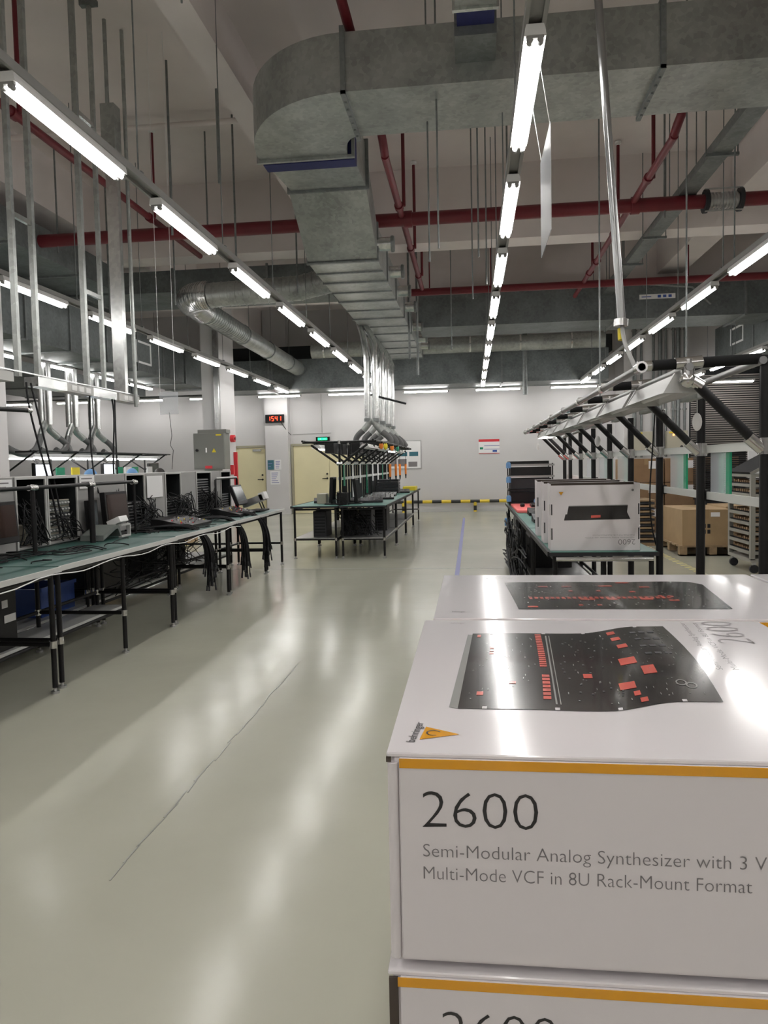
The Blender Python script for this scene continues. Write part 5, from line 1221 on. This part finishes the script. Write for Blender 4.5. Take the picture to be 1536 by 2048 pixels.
    for k in range(12):
        a, b = PI*k/12*1.5+0.4, PI*(k+1)/12*1.5+0.4; c = (-0.038,0.6735); r1, r2 = 0.007, 0.0055
        em.add([(c[0]+r1*math.cos(a),c[1]+r1*math.sin(a),z+0.0009),(c[0]+r1*math.cos(b),c[1]+r1*math.sin(b),z+0.0009),(c[0]+r2*math.cos(b),c[1]+r2*math.sin(b),z+0.0009),(c[0]+r2*math.cos(a),c[1]+r2*math.sin(a),z+0.0009)],[(0,1,2,3)])
    em.build('logo_mark','ink',lg)
    text_mesh('logo_print','behringer','ink',t,(-0.054,0.650,z),(0.1,1,0),(-1,0.1,0),height=0.0085,width=0.052,thin=-0.005,lift=0.0006)
    text_mesh('side_print','2600','greyink',t,(0.375,1.03,z),(0.1,1,0),(-1,0,0),height=0.05,width=0.14,thin=0.022,lift=0.0006)
    for dx in (0.0,0.018):
        text_mesh('side_caption','Semi-Modular Analog Synthesizer' if dx == 0 else 'Multi-Mode VCF in 8U Format','printgrey',t,(0.292+dx,0.9,z),(0.1,1,0),(-1,0,0),height=0.008,width=0.26,thin=0.01,lift=0.0006)
    text_mesh('small_print','behringer','greyink',t,(-0.035,1.145,z),(1,0,0),(0,1,0),height=0.010,width=0.022,thin=-0.01,lift=0.0006)
product_box('nearest glossy white 2600 box, with the large panel picture on its lid', -0.077, 0.43, 0.627, 1.172, 0.913, ZT, pic_near)
product_box('white 2600 box directly under the nearest one, mostly cut by the frame', -0.079, 0.428, 0.622, 1.172, 0.722, 0.9065, None, shift=0.016, side_gap=True)
def pic_far(t, z):
    NL, NR, FL, FR = (0.077,1.262), (0.426,1.268), (0.066,1.545), (0.455,1.555)
    def F(u, v, dz=0.0006):
        return ((NL[0]*(1-u)+NR[0]*u)*(1-v)+(FL[0]*(1-u)+FR[0]*u)*v, (NL[1]*(1-u)+NR[1]*u)*(1-v)+(FL[1]*(1-u)+FR[1]*u)*v, z+dz)
    p = MB(); vs = [F(0,0),F(1,0),F(1,0.86),F(0.95,0.97),F(0.84,1.0),F(0.6,0.99),F(0.3,1.01),F(0,1.0)]
    p.add(vs,[tuple(range(8))]); pp = p.build('printed_panel','print',t)
    H = lambda u, v: F(u, v, 0.0010)
    r = MB()
    for i in range(26): quadm(r, H, 0.08+i*0.027, 0.097+i*0.027, 0.33, 0.40)
    for (u, v, w_) in ((.16,.78,.05),(.28,.78,.05),(.47,.79,.07),(.67,.74,.05),(.57,.93,.07),(.6,.56,.03),(.33,.29,.07),(.46,.29,.05),(.62,.29,.06),(.05,.05,.05),(.72,.4,.02),(.76,.38,.03),(.75,.25,.05),(.39,.1,.02),(.3,.1,.02),(.3,.6,.02),(.44,.6,.02)):
        quadm(r, H, u, u+w_, v, v+0.045)
    r.build('printed_red_marks','printred',pp)
    g = MB(); q = random.Random(6)
    for i in range(120):
        u, v = q.uniform(0.03,0.95), q.uniform(0.05,0.92); quadm(g, H, u, u+0.006, v, v+0.018)
    g.build('printed_small_marks','printgrey',pp)
    text_mesh('small_print','behringer','ink',t,(-0.035,1.235,z),(1,0,0),(0,1,0),height=0.010,width=0.022,thin=-0.01,lift=0.0006)
    text_mesh('side_print','2600','greyink',t,(0.10,1.62,z),(-1,0,0),(0,-1,0),height=0.03,width=0.085,thin=0.017,lift=0.0006)
product_box('white 2600 box on the stack just behind the nearest, wide panel picture on top', -0.064, 0.58, 1.188, 1.648, 0.913, ZT, pic_far)
product_box('white box on top of the stack at the right edge', 0.59, 1.03, 1.19, 1.65, 0.913, ZT, None)
o = None
sup = thing('wooden_pallet','low wooden pallet under the foreground stacks of white boxes','pallet',(-0.1,0.6,0))
MB().box(-0.1,1.22,0.61,2.02,0.11,0.14).build('top_boards','wood',sup); MB().box(-0.1,0.0,0.61,2.02,0,0.11).box(0.5,0.6,0.61,2.02,0,0.11).box(1.12,1.22,0.61,2.02,0,0.11).build('blocks','wood',sup)
HB = 'white boxes hidden low in the foreground stacks'
for (x0, x1, y0, y1, w_) in ((-0.079,0.428,0.622,1.172,'near stack'),(-0.064,0.58,1.188,1.648,'stack behind the nearest box'),(0.59,1.03,1.19,1.65,'right edge stack')):
    ztop = 0.7185 if w_ == 'near stack' else (0.9095)
    n = 3 if w_ == 'near stack' else 4
    h = (ztop-0.14)/n
    for i in range(n):
        product_box('white box low in the %s, hidden below the ones on top' % w_, x0, x1, y0, y1, 0.14+i*h+0.001, 0.14+(i+1)*h-0.001, None, front=False, group=HB+', '+w_)
